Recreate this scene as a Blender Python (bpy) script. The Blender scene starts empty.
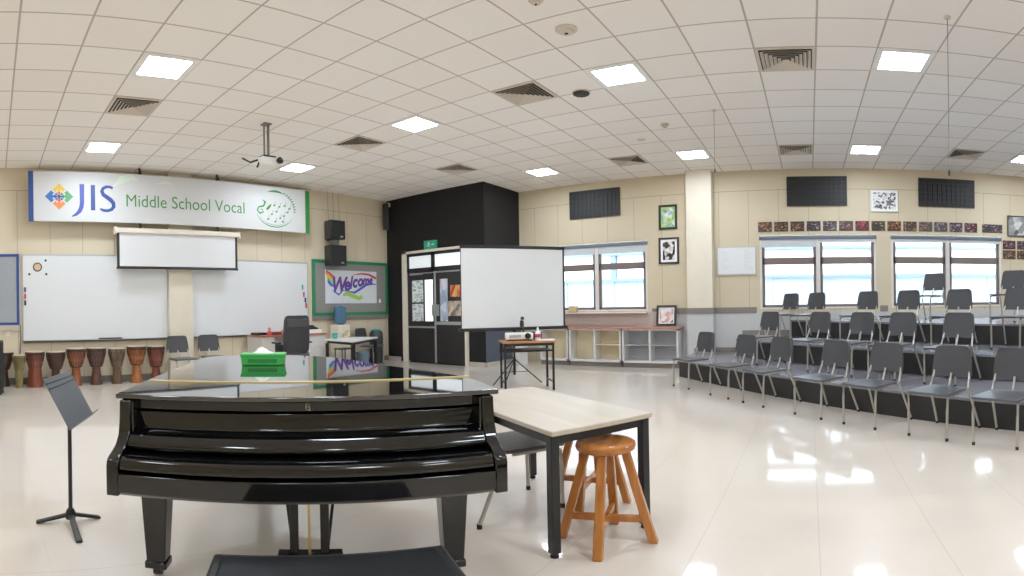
import bpy, bmesh, math, random
from mathutils import Matrix, Vector
random.seed(7)
C = bpy.context.scene.collection
PI = math.pi
sin, cos = math.sin, math.cos

# ------------------------------------------------------------------ materials
def lin(h):
    h = h.lstrip('#')
    r = []
    for i in (0, 2, 4):
        v = int(h[i:i+2], 16) / 255
        r.append(v / 12.92 if v <= .04045 else ((v + .055) / 1.055) ** 2.4)
    return (*r, 1)

class Mt:
    """small node-tree helper"""
    def __init__(s, name):
        s.m = bpy.data.materials.new(name); s.m.use_nodes = True
        s.t = s.m.node_tree; s.b = s.t.nodes['Principled BSDF']
        s.out = s.t.nodes['Material Output']
    def n(s, kind, **kw):
        n = s.t.nodes.new(kind)
        for k, v in kw.items(): setattr(n, k, v)
        return n
    def l(s, a, b): s.t.links.new(a, b)
    def set(s, **kw):
        for k, v in kw.items(): s.b.inputs[k.replace('_', ' ')].default_value = v
        return s
    def math(s, op, a, b=None):
        n = s.n('ShaderNodeMath', operation=op)
        for i, v in enumerate((a, b)):
            if v is None: continue
            if isinstance(v, (int, float)): n.inputs[i].default_value = v
            else: s.l(v, n.inputs[i])
        return n.outputs[0]
    def mix(s, fac, a, b):
        n = s.n('ShaderNodeMix', data_type='RGBA')
        for i, v in ((0, fac), (6, a), (7, b)):
            if isinstance(v, (int, float, tuple)): n.inputs[i].default_value = v
            else: s.l(v, n.inputs[i])
        return n.outputs[2]

def mat(name, col, rough=.5, metal=0, var=.06, scale=6, bump=0, **kw):
    m = Mt(name); m.set(Roughness=rough, Metallic=metal)
    c = lin(col)
    tc = m.n('ShaderNodeTexCoord'); nz = m.n('ShaderNodeTexNoise')
    nz.inputs['Scale'].default_value = scale; nz.inputs['Detail'].default_value = 4
    m.l(tc.outputs['Object'], nz.inputs['Vector'])
    d = tuple(x * (1 - var) for x in c[:3]) + (1,); e = tuple(min(1, x * (1 + var)) for x in c[:3]) + (1,)
    m.l(m.mix(nz.outputs[0], d, e), m.b.inputs['Base Color'])
    if bump:
        bp = m.n('ShaderNodeBump'); bp.inputs['Strength'].default_value = bump; bp.inputs['Distance'].default_value = .004
        n2 = m.n('ShaderNodeTexNoise'); n2.inputs['Scale'].default_value = scale * 12
        m.l(tc.outputs['Object'], n2.inputs['Vector']); m.l(n2.outputs[0], bp.inputs['Height'])
        m.l(bp.outputs[0], m.b.inputs['Normal'])
    for k, v in kw.items(): m.b.inputs[k.replace('_', ' ')].default_value = v
    return m.m

def wood(name, a, b, rough=.35, scale=3, axis=2):
    m = Mt(name); m.set(Roughness=rough)
    tc = m.n('ShaderNodeTexCoord'); mp = m.n('ShaderNodeMapping')
    sc = [9, 9, 9]; sc[axis] = .8
    mp.inputs['Scale'].default_value = sc
    m.l(tc.outputs['Object'], mp.inputs['Vector'])
    nz = m.n('ShaderNodeTexNoise'); nz.inputs['Scale'].default_value = scale; nz.inputs['Detail'].default_value = 6
    m.l(mp.outputs[0], nz.inputs['Vector'])
    rp = m.n('ShaderNodeValToRGB'); rp.color_ramp.elements[0].color = lin(a); rp.color_ramp.elements[1].color = lin(b)
    rp.color_ramp.elements[0].position = .32; rp.color_ramp.elements[1].position = .68
    m.l(nz.outputs[0], rp.inputs[0]); m.l(rp.outputs[0], m.b.inputs['Base Color'])
    return m.m

def line_mask(m, sock, period, phase, w):
    """1 on thin lines every period"""
    f = m.math('FRACT', m.math('ADD', m.math('DIVIDE', sock, period), -phase / period + 100))
    d = m.math('MINIMUM', f, m.math('SUBTRACT', 1.0, f))
    return m.math('LESS_THAN', d, w / period)

def world_xyz(m):
    g = m.n('ShaderNodeNewGeometry'); s = m.n('ShaderNodeSeparateXYZ'); m.l(g.outputs['Position'], s.inputs[0])
    return g, s.outputs

TX, TY = .388 * .6, .8445 * .6       # phase of the ceiling grid
def ceiling_mat():
    m = Mt('ceiling_tiles'); g, p = world_xyz(m); m.set(Roughness=.9)
    lx = line_mask(m, p[0], .6, TX, .0095); ly = line_mask(m, p[1], .6, TY, .0095)
    ln = m.math('MAXIMUM', lx, ly)
    cx = m.math('FLOOR', m.math('DIVIDE', m.math('ADD', p[0], -TX), .6)); cy = m.math('FLOOR', m.math('DIVIDE', m.math('ADD', p[1], -TY), .6))
    cb = m.n('ShaderNodeCombineXYZ'); m.l(cx, cb.inputs[0]); m.l(cy, cb.inputs[1])
    wn = m.n('ShaderNodeTexWhiteNoise'); m.l(cb.outputs[0], wn.inputs[0])
    base = m.mix(wn.outputs[0], lin('#f8f2eb'), lin('#fcf8f2'))
    nz = m.n('ShaderNodeTexNoise'); nz.inputs['Scale'].default_value = 60; m.l(g.outputs['Position'], nz.inputs[0])
    base = m.mix(m.math('MULTIPLY', nz.outputs[0], .12), base, lin('#e6e1db'))
    m.l(m.mix(ln, base, lin('#b9b0a6')), m.b.inputs['Base Color'])
    bp = m.n('ShaderNodeBump'); bp.inputs['Strength'].default_value = .5; bp.inputs['Distance'].default_value = .004
    m.l(ln, bp.inputs['Height']); m.l(bp.outputs[0], m.b.inputs['Normal'])
    return m.m

def wall_mat(name, col, axis, phase, dark):
    m = Mt(name); g, p = world_xyz(m); m.set(Roughness=.62)
    lv = line_mask(m, p[axis], .6, phase, .0045)
    below = m.math('LESS_THAN', p[2], 3.56)
    lh = m.math('LESS_THAN', m.math('ABSOLUTE', m.math('ADD', p[2], -3.56)), .006)
    ln = m.math('MAXIMUM', m.math('MULTIPLY', lv, below), lh)
    nz = m.n('ShaderNodeTexNoise'); nz.inputs['Scale'].default_value = 1.4; m.l(g.outputs['Position'], nz.inputs[0])
    c = lin(col)
    base = m.mix(nz.outputs[0], tuple(x * .95 for x in c[:3]) + (1,), c)
    m.l(m.mix(ln, base, lin(dark)), m.b.inputs['Base Color'])
    return m.m

def floor_mat():
    m = Mt('polished_tiles'); g, p = world_xyz(m)
    lx = line_mask(m, p[0], .6, .25, .0022); ly = line_mask(m, p[1], .6, -.03, .0022)
    ln = m.math('MAXIMUM', m.math('MULTIPLY', lx, .35), ly)
    nz = m.n('ShaderNodeTexNoise'); nz.inputs['Scale'].default_value = 2.3; nz.inputs['Detail'].default_value = 5; m.l(g.outputs['Position'], nz.inputs[0])
    base = m.mix(nz.outputs[0], lin('#d5c6b7'), lin('#ddd1c3'))
    m.l(m.mix(m.math('MULTIPLY', ln, .38), base, lin('#8d8172')), m.b.inputs['Base Color'])
    m.set(Roughness=.06, Coat_Weight=.8, Coat_Roughness=.32); m.b.inputs['IOR'].default_value = 1.5
    n2 = m.n('ShaderNodeTexNoise'); n2.inputs['Scale'].default_value = 1.8; m.l(g.outputs['Position'], n2.inputs[0])
    bp = m.n('ShaderNodeBump'); bp.inputs['Strength'].default_value = .025; bp.inputs['Distance'].default_value = .02
    m.l(n2.outputs[0], bp.inputs['Height']); m.l(bp.outputs[0], m.b.inputs['Normal'])
    return m.m

def emis(name, col, s):
    m = Mt(name); m.set(Base_Color=lin(col)); m.b.inputs['Emission Color'].default_value = lin(col); m.b.inputs['Emission Strength'].default_value = s
    return m.m

def glass(name):
    m = Mt(name); t = m.n('ShaderNodeBsdfTransparent'); gl = m.n('ShaderNodeBsdfGlossy'); gl.inputs['Roughness'].default_value = .02
    mx = m.n('ShaderNodeMixShader'); fr = m.n('ShaderNodeFresnel'); fr.inputs[0].default_value = 1.45
    m.l(fr.outputs[0], mx.inputs[0]); m.l(t.outputs[0], mx.inputs[1]); m.l(gl.outputs[0], mx.inputs[2]); m.l(mx.outputs[0], m.out.inputs[0])
    t.inputs[0].default_value = (.93, .97, 1, 1)
    return m.m

def picture(name, stops, scale=9, stretch=(1, 1, 1), rough=.25, seed=0):
    """a printed picture: cells of colour drawn from a ramp"""
    m = Mt(name); m.set(Roughness=rough)
    tc = m.n('ShaderNodeTexCoord'); mp = m.n('ShaderNodeMapping'); mp.inputs['Scale'].default_value = stretch; mp.inputs['Location'].default_value = (seed * 3.1, seed * 1.7, seed)
    m.l(tc.outputs['Object'], mp.inputs[0])
    v = m.n('ShaderNodeTexVoronoi'); v.inputs['Scale'].default_value = scale; m.l(mp.outputs[0], v.inputs['Vector'])
    nz = m.n('ShaderNodeTexNoise'); nz.inputs['Scale'].default_value = scale * .6; nz.inputs['Detail'].default_value = 6; m.l(mp.outputs[0], nz.inputs['Vector'])
    sp = m.n('ShaderNodeSeparateColor'); m.l(v.outputs['Color'], sp.inputs[0])
    f = m.math('ADD', m.math('MULTIPLY', sp.outputs[0], .55), m.math('MULTIPLY', nz.outputs[0], .5))
    rp = m.n('ShaderNodeValToRGB'); cr = rp.color_ramp
    cr.elements[0].color = lin(stops[0][1]); cr.elements[0].position = stops[0][0]
    cr.elements[1].color = lin(stops[-1][1]); cr.elements[1].position = stops[-1][0]
    for q, c in stops[1:-1]: cr.elements.new(q).color = lin(c)
    m.l(f, rp.inputs[0]); m.l(rp.outputs[0], m.b.inputs['Base Color'])
    return m.m

M = dict(
    ceiling=ceiling_mat(), floor=floor_mat(),
    wall_l=wall_mat('cream_panels_left', '#d6c7aa', 0, .43, '#9f8f74'),
    wall_r=wall_mat('cream_panels_right', '#ccbc9d', 1, 0, '#988769'),
    cream=mat('cream_paint', '#ded3bd', .6), creamtrim=mat('cream_trim', '#e6dccb', .5),
    black_wall=mat('black_wall_paint', '#171616', .7, scale=2, Specular_IOR_Level=.25), lobby_sheen=mat('painted_window_sheen', '#4a5364', .35),
    base=mat('grey_brown_baseboard', '#6e675f', .5), base_light=mat('pale_baseboard', '#b9b1a6', .4),
    wains=mat('grey_wainscot', '#bcbcba', .55), band=mat('brown_grey_band', '#77706a', .5), sillp=mat('warm_grey_sill_panel', '#b9aaa2', .5),
    brown=mat('brown_window_frame', '#6d5d58', .4), mull=mat('pale_mullion', '#d8d3cd', .45), head=mat('blue_grey_blind_head', '#5c6676', .5),
    blind=mat('grey_blind', '#bfc3c6', .8), glass=glass('window_glass'),
    white=mat('white_paint', '#f2f1ee', .45, var=.02), wb=mat('whiteboard_surface', '#dfe1e2', .18, var=.015, scale=1.5),
    alu=mat('aluminium_edge', '#b9bbbd', .3, .8), screen=mat('screen_cloth', '#dcdddd', .7, var=.015, scale=1.5),
    blackp=mat('black_plastic', '#141416', .45), blackm=mat('black_metal', '#1a1a1c', .4, .3), rubber=mat('black_rubber', '#151515', .8),
    chairp=mat('charcoal_plastic', '#38383b', .5, var=.05, scale=20, bump=.08), seatp=mat('charcoal_seat', '#43454b', .33, var=.05, scale=20),
    chrome=mat('satin_steel_tube', '#b5b0a8', .32, .75), steel=mat('brushed_steel', '#c9cbcc', .3, .9),
    lacq=mat('black_lacquer', '#060607', .06, var=.02, IOR=1.5), lid=mat('black_lacquer_lid', '#0a0a0b', .03, var=.02, IOR=1.8, Coat_Weight=.6, Coat_Roughness=.02),
    leather=mat('black_leather', '#06080c', .42, bump=.15, scale=14, Specular_IOR_Level=.3), brass=mat('brass', '#e2c98a', .35, .55), gold=mat('gold_rod', '#c9a660', .3, .9),
    riserb=mat('black_riser_front', '#1f1d1c', .7, bump=.1), risert=mat('grey_riser_top', '#7c7a82', .2, var=.05, scale=3),
    lamp=emis('lamp_diffuser', '#e6f2ff', 68), vent=mat('vent_grey', '#cfc4b4', .5), ventd=mat('vent_dark', '#2c2926', .8),
    vent_black=mat('black_grille', '#0e0e10', .65), woodtop=wood('orange_wood', '#9a643c', '#b9824f', .35, axis=0),
    laminate=wood('pale_birch_laminate', '#bdad98', '#c8baa6', .3, scale=2, axis=1), stoolw=wood('orange_brown_stool_wood', '#a05a22', '#c27a36', .25),
    stoolseat=wood('orange_brown_stool_seat', '#9a5622', '#b86f33', .15, axis=0), redwood=wood('reddish_wood_top', '#a06a58', '#b9806c', .3, axis=0),
    desk_top=wood('desk_cherry_top', '#9a5638', '#b56e4c', .35, axis=0), lightgrey=mat('light_grey_laminate', '#d3d0cc', .45), midgrey=mat('grey_laminate', '#a5a6aa', .5),
    cabcream=mat('cream_laminate', '#dccba6', .5), green=mat('green_edge', '#1f7a4e', .5), felt=mat('grey_felt', '#85847f', .9, bump=.2, scale=20), bluefelt=mat('blue_grey_felt', '#9a9ea2', .9, bump=.2, scale=20),
    blue=mat('royal_blue', '#123c80', .45), bgreen=mat('banner_green', '#1f7a30', .5), lgreen=mat('lettering_green', '#2f8238', .5), jblue=mat('lettering_blue', '#1b3b88', .5),
    jblue2=mat('lettering_violet_blue', '#34429c', .5), yellow=mat('yellow', '#e0b520', .5), orange=mat('orange', '#e67a34', .5), lgblue=mat('logo_blue', '#1d63ac', .5), lggreen=mat('logo_green', '#4b9a5c', .5),
    softgreen=mat('pale_leaf_green', '#d3dfcd', .5), banner=mat('banner_white', '#cbcbc9', .5, var=.02),
    exit=mat('exit_green', '#1f8a68', .4, Emission_Color=lin('#1f8a68'), Emission_Strength=.25), paper=mat('white_paper', '#f0f0ee', .7, var=.02),
    dispenser=mat('dispenser_cream', '#e6dcc6', .4), bottleblue=mat('blue_bottle', '#4f7fa3', .12, Transmission_Weight=.35), teal=mat('teal', '#3aa39b', .5), bluebin=mat('blue_grey_plastic', '#6f8699', .5),
    tissuegreen=mat('green_tissue_box', '#36b04c', .35), tissuedark=mat('dark_green_tissue_box', '#1f7a35', .4), tissue=mat('tissue_paper', '#f6f6f4', .8),
    wire=mat('grey_wire', '#6b6660', .5), proj=mat('projector_white', '#e8e6e1', .4), lens=mat('lens_black', '#0a0a0c', .08), red=mat('red', '#c23a36', .45), pink=mat('pinkish', '#cf8f84', .6),
    navy=mat('navy', '#24306e', .45), tan=mat('tan_wood', '#c9a878', .5), purple=mat('purple', '#5b3a9c', .5), rblue=mat('poster_blue', '#3b56b5', .5), cyan=mat('poster_cyan', '#3aa0c8', .5), lime=mat('poster_lime', '#9ac44a', .5),
    faint=mat('faint_ink', '#b9c0c8', .6), magenta=mat('poster_magenta', '#c0447a', .5), stand=mat('grey_stand_desk', '#53565a', .45, .2), outw=mat('outside_white_wall', '#eef2f5', .7), outb=mat('outside_blue_rail', '#8595a3', .5), outl=mat('outside_ledge', '#5b6f82', .6),
)

# ------------------------------------------------------------------ geometry helpers
class MB:
    def __init__(s): s.b = bmesh.new(); s.bev = 0
    def box(s, x0, x1, y0, y1, z0, z1, mtx=None):
        v = [s.b.verts.new(((x0, x1)[i], (y0, y1)[j], (z0, z1)[k])) for i in (0, 1) for j in (0, 1) for k in (0, 1)]
        for f in ((0, 1, 3, 2), (4, 6, 7, 5), (0, 4, 5, 1), (2, 3, 7, 6), (0, 2, 6, 4), (1, 5, 7, 3)):
            s.b.faces.new([v[i] for i in f])
        if mtx: bmesh.ops.transform(s.b, matrix=mtx, verts=v)
        return s
    def cbox(s, cx, cy, cz, sx, sy, sz, mtx=None): return s.box(cx - sx/2, cx + sx/2, cy - sy/2, cy + sy/2, cz - sz/2, cz + sz/2, mtx)
    def hexa(s, lo, hi):
        """two quads of points joined: lo, hi each four points in order"""
        v = [s.b.verts.new(p) for p in lo] + [s.b.verts.new(p) for p in hi]
        for f in ((3, 2, 1, 0), (4, 5, 6, 7), (0, 1, 5, 4), (1, 2, 6, 5), (2, 3, 7, 6), (3, 0, 4, 7)): s.b.faces.new([v[i] for i in f])
        return s
    def prism(s, poly, a, b, ax='z', flip=False):
        def P(u, w, t): return {'z': (u, w, t), 'x': (t, u, w), 'y': (u, t, w)}[ax]
        A = [s.b.verts.new(P(u, w, a)) for u, w in poly]; B = [s.b.verts.new(P(u, w, b)) for u, w in poly]
        s.b.faces.new(A[::-1]); s.b.faces.new(B); n = len(poly)
        for i in range(n): s.b.faces.new((A[i], A[(i+1) % n], B[(i+1) % n], B[i]))
        return s
    def tube(s, pts, r, n=10, r1=None):
        pts = [Vector(p) for p in pts]; rings = []; k = len(pts)
        for i, p in enumerate(pts):
            d = (pts[min(i+1, k-1)] - pts[max(i-1, 0)]).normalized()
            up = Vector((0, 0, 1)) if abs(d.z) < .95 else Vector((1, 0, 0))
            a = d.cross(up).normalized(); b = d.cross(a)
            rr = r if r1 is None else r + (r1 - r) * i / (k - 1)
            rings.append([s.b.verts.new(p + (a * cos(2*PI*j/n) + b * sin(2*PI*j/n)) * rr) for j in range(n)])
        for i in range(k - 1):
            for j in range(n): s.b.faces.new((rings[i][j], rings[i][(j+1) % n], rings[i+1][(j+1) % n], rings[i+1][j]))
        s.b.faces.new(rings[0][::-1]); s.b.faces.new(rings[-1])
        return s
    def lathe(s, prof, n=28, c=(0, 0, 0), ax='z'):
        def P(r, z, t):
            u, w = r * cos(t), r * sin(t)
            return {'z': (c[0]+u, c[1]+w, c[2]+z), 'y': (c[0]+u, c[1]+z, c[2]+w), 'x': (c[0]+z, c[1]+u, c[2]+w)}[ax]
        rings = [[s.b.verts.new(P(max(r, 1e-4), z, 2*PI*j/n)) for j in range(n)] for r, z in prof]
        for i in range(len(rings) - 1):
            for j in range(n): s.b.faces.new((rings[i][j], rings[i][(j+1) % n], rings[i+1][(j+1) % n], rings[i+1][j]))
        s.b.faces.new(rings[0][::-1]); s.b.faces.new(rings[-1])
        return s
    def ribbon(s, pts, w, y=0, t=.002):
        """flat strip in the XZ plane facing -Y; w a number or a list of widths"""
        pts = [Vector(p) for p in pts]; k = len(pts); L, R_ = [], []
        for i, p in enumerate(pts):
            d = (pts[min(i+1, k-1)] - pts[max(i-1, 0)]).normalized(); nn = Vector((-d.y, d.x))
            ww = w[i] if isinstance(w, (list, tuple)) else w
            a, b = p + nn * ww / 2, p - nn * ww / 2
            L.append(s.b.verts.new((a.x, y - t, a.y))); R_.append(s.b.verts.new((b.x, y - t, b.y)))
        for i in range(k - 1): s.b.faces.new((R_[i], R_[i+1], L[i+1], L[i]))
        return s
    def flat(s, poly, y=0):
        s.b.faces.new([s.b.verts.new((u, y, w)) for u, w in poly]); return s
    def dot(s, x, z, r, y=0, rz=None, n=14):
        return s.flat([(x + r * cos(2*PI*i/n), z + (rz or r) * sin(2*PI*i/n)) for i in range(n)], y)
    def build(s, name, m, parent=None, bevel=0, seg=2, smooth=35, sub=0):
        bmesh.ops.recalc_face_normals(s.b, faces=s.b.faces)
        me = bpy.data.meshes.new(name); s.b.to_mesh(me); s.b.free()
        if isinstance(m, str): m = M[m]
        me.materials.append(m)
        for p in me.polygons: p.use_smooth = True
        me.set_sharp_from_angle(angle=math.radians(smooth))
        o = bpy.data.objects.new(name, me); C.objects.link(o); o.parent = parent
        if bevel:
            b = o.modifiers.new('bevel', 'BEVEL'); b.width = bevel; b.segments = seg; b.limit_method = 'ANGLE'; b.harden_normals = False
        if sub:
            q = o.modifiers.new('sub', 'SUBSURF'); q.levels = q.render_levels = sub
        return o

def text(name, body, size, m, parent, loc, shear=0, space=1, sx=1, bold=0):
    cu = bpy.data.curves.new('lettering', 'FONT'); cu.body = body; cu.size = size; cu.shear = shear; cu.space_character = space; cu.resolution_u = 4; cu.offset = bold
    o = bpy.data.objects.new('lettering', cu); C.objects.link(o)
    dg = bpy.context.evaluated_depsgraph_get(); me = bpy.data.meshes.new_from_object(o.evaluated_get(dg))
    C.objects.unlink(o); bpy.data.objects.remove(o); bpy.data.curves.remove(cu)
    me.transform(Matrix.Rotation(PI/2, 4, 'X') @ Matrix.Diagonal((sx, 1, 1, 1)))
    me.materials.clear(); me.materials.append(M[m] if isinstance(m, str) else m)
    r = bpy.data.objects.new(name, me); C.objects.link(r); r.parent = parent; r.location = loc
    return r

def thing(name, label, cat, loc=(0, 0, 0), rz=0, group=None):
    o = bpy.data.objects.new(name, None); C.objects.link(o); o.location = loc; o.rotation_euler = (0, 0, rz)
    o.empty_display_size = .1
    return tag(o, label, cat, group)
def tag(o, label, cat, group=None):
    o['label'] = label; o['category'] = cat
    if group: o['group'] = group
    return o
def at(o, loc, rz=0): o.location = loc; o.rotation_euler = (0, 0, rz); return o
def struct(o): o['kind'] = 'structure'; return o
def dup(root, loc, rz, label):
    r = root.copy(); C.objects.link(r); r.location = loc; r.rotation_euler = (0, 0, rz); r['label'] = label
    for ch in list(root.children):
        c = ch.copy(); C.objects.link(c); c.parent = r
        for g in list(ch.children):
            d = g.copy(); C.objects.link(d); d.parent = c
    return r

RW, LW, H = 10.3, 9.4, 3.992          # right wall X, left wall Y, ceiling height
WX, FY = -4.6, -8.2                    # the two walls behind the camera
RR = -PI / 2                           # rotation that makes local -Y look out of the right wall

# ------------------------------------------------------------------ room shell
struct(MB().box(WX - .2, RW + .2, FY - .2, LW + .2, -.15, 0).build('floor', 'floor'))
struct(MB().box(WX - .2, RW + .2, FY - .2, LW + .2, H, H + .15).build('ceiling', 'ceiling'))
struct(MB().box(WX - .2, RW, LW, LW + .2, 0, H).build('wall_left', 'wall_l'))
struct(MB().box(WX - .2, WX, FY, LW, 0, H).build('wall_back', 'wall_r'))
struct(MB().box(WX - .2, RW, FY - .2, FY, 0, H).build('wall_front', 'wall_l'))
WIN = [(3.32, 5.62), (-1.33, .98), (-3.98, -1.64)]; WZ0, WZ1 = 1.15, 2.63
b = MB(); ys = [LW] + [y for w in sorted(WIN, reverse=True) for y in (w[1], w[0])] + [FY]
for i in range(0, len(ys), 2): b.box(RW, RW + .2, ys[i+1], ys[i], 0, H)
for y0, y1 in WIN: b.box(RW, RW + .2, y0, y1, 0, WZ0); b.box(RW, RW + .2, y0, y1, WZ1, H)
struct(b.build('wall_right', 'wall_r'))
# the black lobby box in the corner, with the doorway on its long face
BX, BY = 8.9, 6.42
struct(MB().box(BX, RW, BY, LW, 0, H).build('wall_lobby', 'black_wall'))
struct(MB().box(BX - .004, RW - .01, BY - .012, BY, .1, 1.0).build('sheen_panel', 'lobby_sheen'))  # bluish window reflection on the glossy black face, painted as a thin panel
struct(MB().box(BX - .02, BX, BY - .02, 6.9, 0, .1).box(BX - .02, RW, BY - .03, BY, 0, .1).box(BX - .02, BX, 8.95, LW, 0, .1).build('baseboard_front', 'base_light'))
# pilasters
struct(MB().box(3.26, 3.74, LW - .12, LW, 0, H).build('trim_2', 'cream'))
struct(MB().box(RW - .25, RW, 1.9, 2.42, 0, H).build('trim_3', 'cream', bevel=.008))
# wainscot and dado band on the right wall
struct(MB().box(RW - .02, RW, .98, 1.9, 0, 1.08).box(RW - .02, RW, 2.42, 3.1, 0, 1.08).box(RW - .262, RW, 1.89, 2.43, 0, 1.08)
       .box(RW - .02, RW, -8.2, .98, 0, 1.08).build('trim_4', 'wains'))
b = MB().box(RW - .03, RW, 1.06, 1.9, 1.08, 1.2).box(RW - .03, RW, 2.42, 3.22, 1.08, 1.2).box(RW - .272, RW, 1.88, 2.44, 1.08, 1.2)
b.box(RW - .03, RW, -1.56, -1.4, 1.08, 1.2).box(RW - .03, RW, -8.2, -4.06, 1.08, 1.2)
struct(b.build('trim_5', 'band'))
struct(MB().box(RW - .05, RW, 3.1, 6.3, .84, 1.13).build('trim_6', 'sillp'))
struct(MB().box(WX, BX, LW - .02, LW, 0, .12).build('baseboard_left', 'base'))
struct(MB().box(RW - .04, RW, 2.4, 3, 0, .1).build('baseboard_right', 'base'))

# windows
for k, (y0, y1) in enumerate(WIN):
    w = bpy.data.objects.new('window_%d' % (k + 1), None); C.objects.link(w); w['kind'] = 'structure'
    w.location = (RW, (y0 + y1) / 2, 0); w.rotation_euler = (0, 0, RR); hw = (y1 - y0) / 2
    fr = MB()
    for s in (-1, 1):
        a, c_ = (-hw + .04, -.04) if s < 0 else (.04, hw - .04)
        for (xa, xb, za, zb) in ((a, a + .055, WZ0 + .04, WZ1 - .05), (c_ - .055, c_, WZ0 + .04, WZ1 - .05), (a, c_, 2.04, 2.18), (a, c_, WZ0 + .03, WZ0 + .09), (a, c_, WZ1 - .1, WZ1 - .05)):
            fr.box(xa, xb, .02, .09, za, zb)
        MB().box(a + .03, c_ - .03, .05, .056, WZ0 + .06, WZ1 - .07).build('pane', 'glass', w)
    fr.build('sash_frame', 'brown', w, bevel=.004)
    MB().box(-.04, .04, -.005, .1, WZ0, WZ1).box(-hw, -hw + .04, -.005, .1, WZ0, WZ1).box(hw - .04, hw, -.005, .1, WZ0, WZ1).box(-hw, hw, -.01, .1, WZ0, WZ0 + .035).build('mullion', 'mull', w, bevel=.004)
    MB().box(-hw - .01, hw + .01, -.045, .04, WZ1 - .09, WZ1 - .02).build('blind_head', 'head', w, bevel=.01)
    for s in (-1, 1):
        drop = .13 if (k == 1 and s < 0) or k == 0 else .05
        a, c_ = (-hw + .03, -.04) if s < 0 else (.04, hw - .03)
        MB().box(a, c_, -.02, -.012, WZ1 - .1 - drop, WZ1 - .09).box(a, c_, -.026, -.006, WZ1 - .115 - drop, WZ1 - .1 - drop).build('roller_blind', 'blind', w)
# what stands outside the windows
struct(MB().box(14.2, 14.4, -14, 16, -.2, 6).build('wall_outside', 'outw'))
b = MB().box(13.9, 14.0, -14, 16, -.2, 1.95)
for i in range(20): b.box(13.86, 13.9, -14 + i * 1.5, -13.95 + i * 1.5, -.2, 1.95)
struct(b.build('trim_7', 'outb'))
b = MB().box(13.8, 14.1, -14, 16, 1.95, 2.02).box(14.0, 14.2, -14, 16, 2.72, 2.8)
for i in range(8): b.box(14.05, 14.2, -13 + i * 3.7, -12.85 + i * 3.7, 2.02, 2.72)
struct(b.build('trim_8', 'outl'))
struct(MB().box(RW + .2, 14.4, -14, 16, -.3, -.2).build('ground', 'outw'))

# ------------------------------------------------------------------ door
d = bpy.data.objects.new('door_1', None); C.objects.link(d); d['kind'] = 'structure'; d.location = (BX, 7.85, 0); d.rotation_euler = (0, 0, RR)
# local x: right in view = -Y ; frame from x=-.97 to .97
MB().box(-.95, -.8, -.09, .02, 0, 2.63).box(.93, .98, -.09, .02, 0, 2.63).box(-.95, .98, -.09, .02, 2.57, 2.63).build('door_frame', 'creamtrim', d, bevel=.006)
MB().box(-.8, .93, -.06, 0, 2.5, 2.57).box(-.8, .93, -.06, 0, 2.12, 2.22).box(-.04, .06, -.06, 0, 2.12, 2.57).box(-.8, -.75, -.06, 0, 2.12, 2.57).box(.88, .93, -.06, 0, 2.12, 2.57).build('transom_frame', 'blackp', d)
for a, c_ in ((-.75, -.04), (.06, .88)):
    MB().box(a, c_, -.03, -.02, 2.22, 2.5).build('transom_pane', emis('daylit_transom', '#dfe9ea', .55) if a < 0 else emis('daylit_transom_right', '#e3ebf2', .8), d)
leafm = mat('black_door_paint', '#211f20', .35)
lf = MB().box(-.8, .05, -.05, -.01, .03, 2.12).build('door_leaf', leafm, d, bevel=.004)
rf = MB().box(.09, .93, -.05, -.01, .03, 2.12).build('door_leaf', leafm, d, bevel=.004)
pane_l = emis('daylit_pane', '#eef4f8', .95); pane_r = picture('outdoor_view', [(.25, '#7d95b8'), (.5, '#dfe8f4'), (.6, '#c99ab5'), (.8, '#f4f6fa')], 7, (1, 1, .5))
MB().box(-.24, -.02 + .02, -.056, -.052, .98, 1.93).build('glass_pane', pane_l, lf)
MB().box(.22, .44, -.056, -.052, .98, 1.93).build('glass_pane', pane_r, rf)
MB().box(-.8, .05, -.06, -.05, .82, .86).build('trim_strip', 'steel', lf)
MB().box(.09, .93, -.06, -.05, .9, .97).build('trim_strip', 'steel', rf)
MB().box(.045, .095, -.065, -.01, .03, 2.12).build('meeting_stile', 'steel', d, bevel=.004)
MB().box(-.02, .2, -.075, -.06, 1.1, 1.36).tube([(.1, -.075, 1.15), (.1, -.11, 1.15), (.1, -.11, 1.31), (.1, -.075, 1.31)], .01).build('handle', 'steel', rf)
MB().box(-.7, -.3, -.075, -.05, 2.06, 2.1).box(-.32, .08, -.085, -.06, 2.08, 2.1).box(.1, .8, -.075, -.05, 2.08, 2.11).build('door_closer', 'steel', d)

def on_door(name, label, x0, x1, z0, z1, m, cat='notice'):
    o = MB().box(0, x1 - x0, -.004, 0, 0, z1 - z0).build(name, m); at(o, (BX - .0505, 7.85 - x0, z0), RR); return tag(o, label, cat)
nm = picture('printed_notice', [(.25, '#7aa39d'), (.45, '#e8ecea'), (.8, '#f5f6f5')], 14, (1, 1, 2.2))
on_door('notice', 'upper white and teal notice sheet on the left door leaf', -.65, -.3, 1.42, 1.93, nm)
on_door('notice', 'lower white notice sheet on the left door leaf beside the bright pane', -.65, -.3, .98, 1.38, picture('printed_notice_grey', [(.25, '#9aa6ad'), (.45, '#dfe3e6'), (.8, '#f5f6f5')], 14, (1, 1, 2.2)))
on_door('notice', 'red and yellow notice on the right door leaf', .52, .8, 1.52, 1.78, picture('red_notice', [(.25, '#e3b25a'), (.5, '#c8402f'), (.62, '#c8402f'), (.8, '#e8d9b8')], 9, (1, 1, .6)))
on_door('notice', 'tan and grey picture sheet below the red notice on the right door leaf', .45, .88, 1.1, 1.43, picture('tan_notice', [(.25, '#6f6a66'), (.5, '#cdb79c'), (.62, '#d9c8ae'), (.8, '#8a7f78')], 8))

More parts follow.
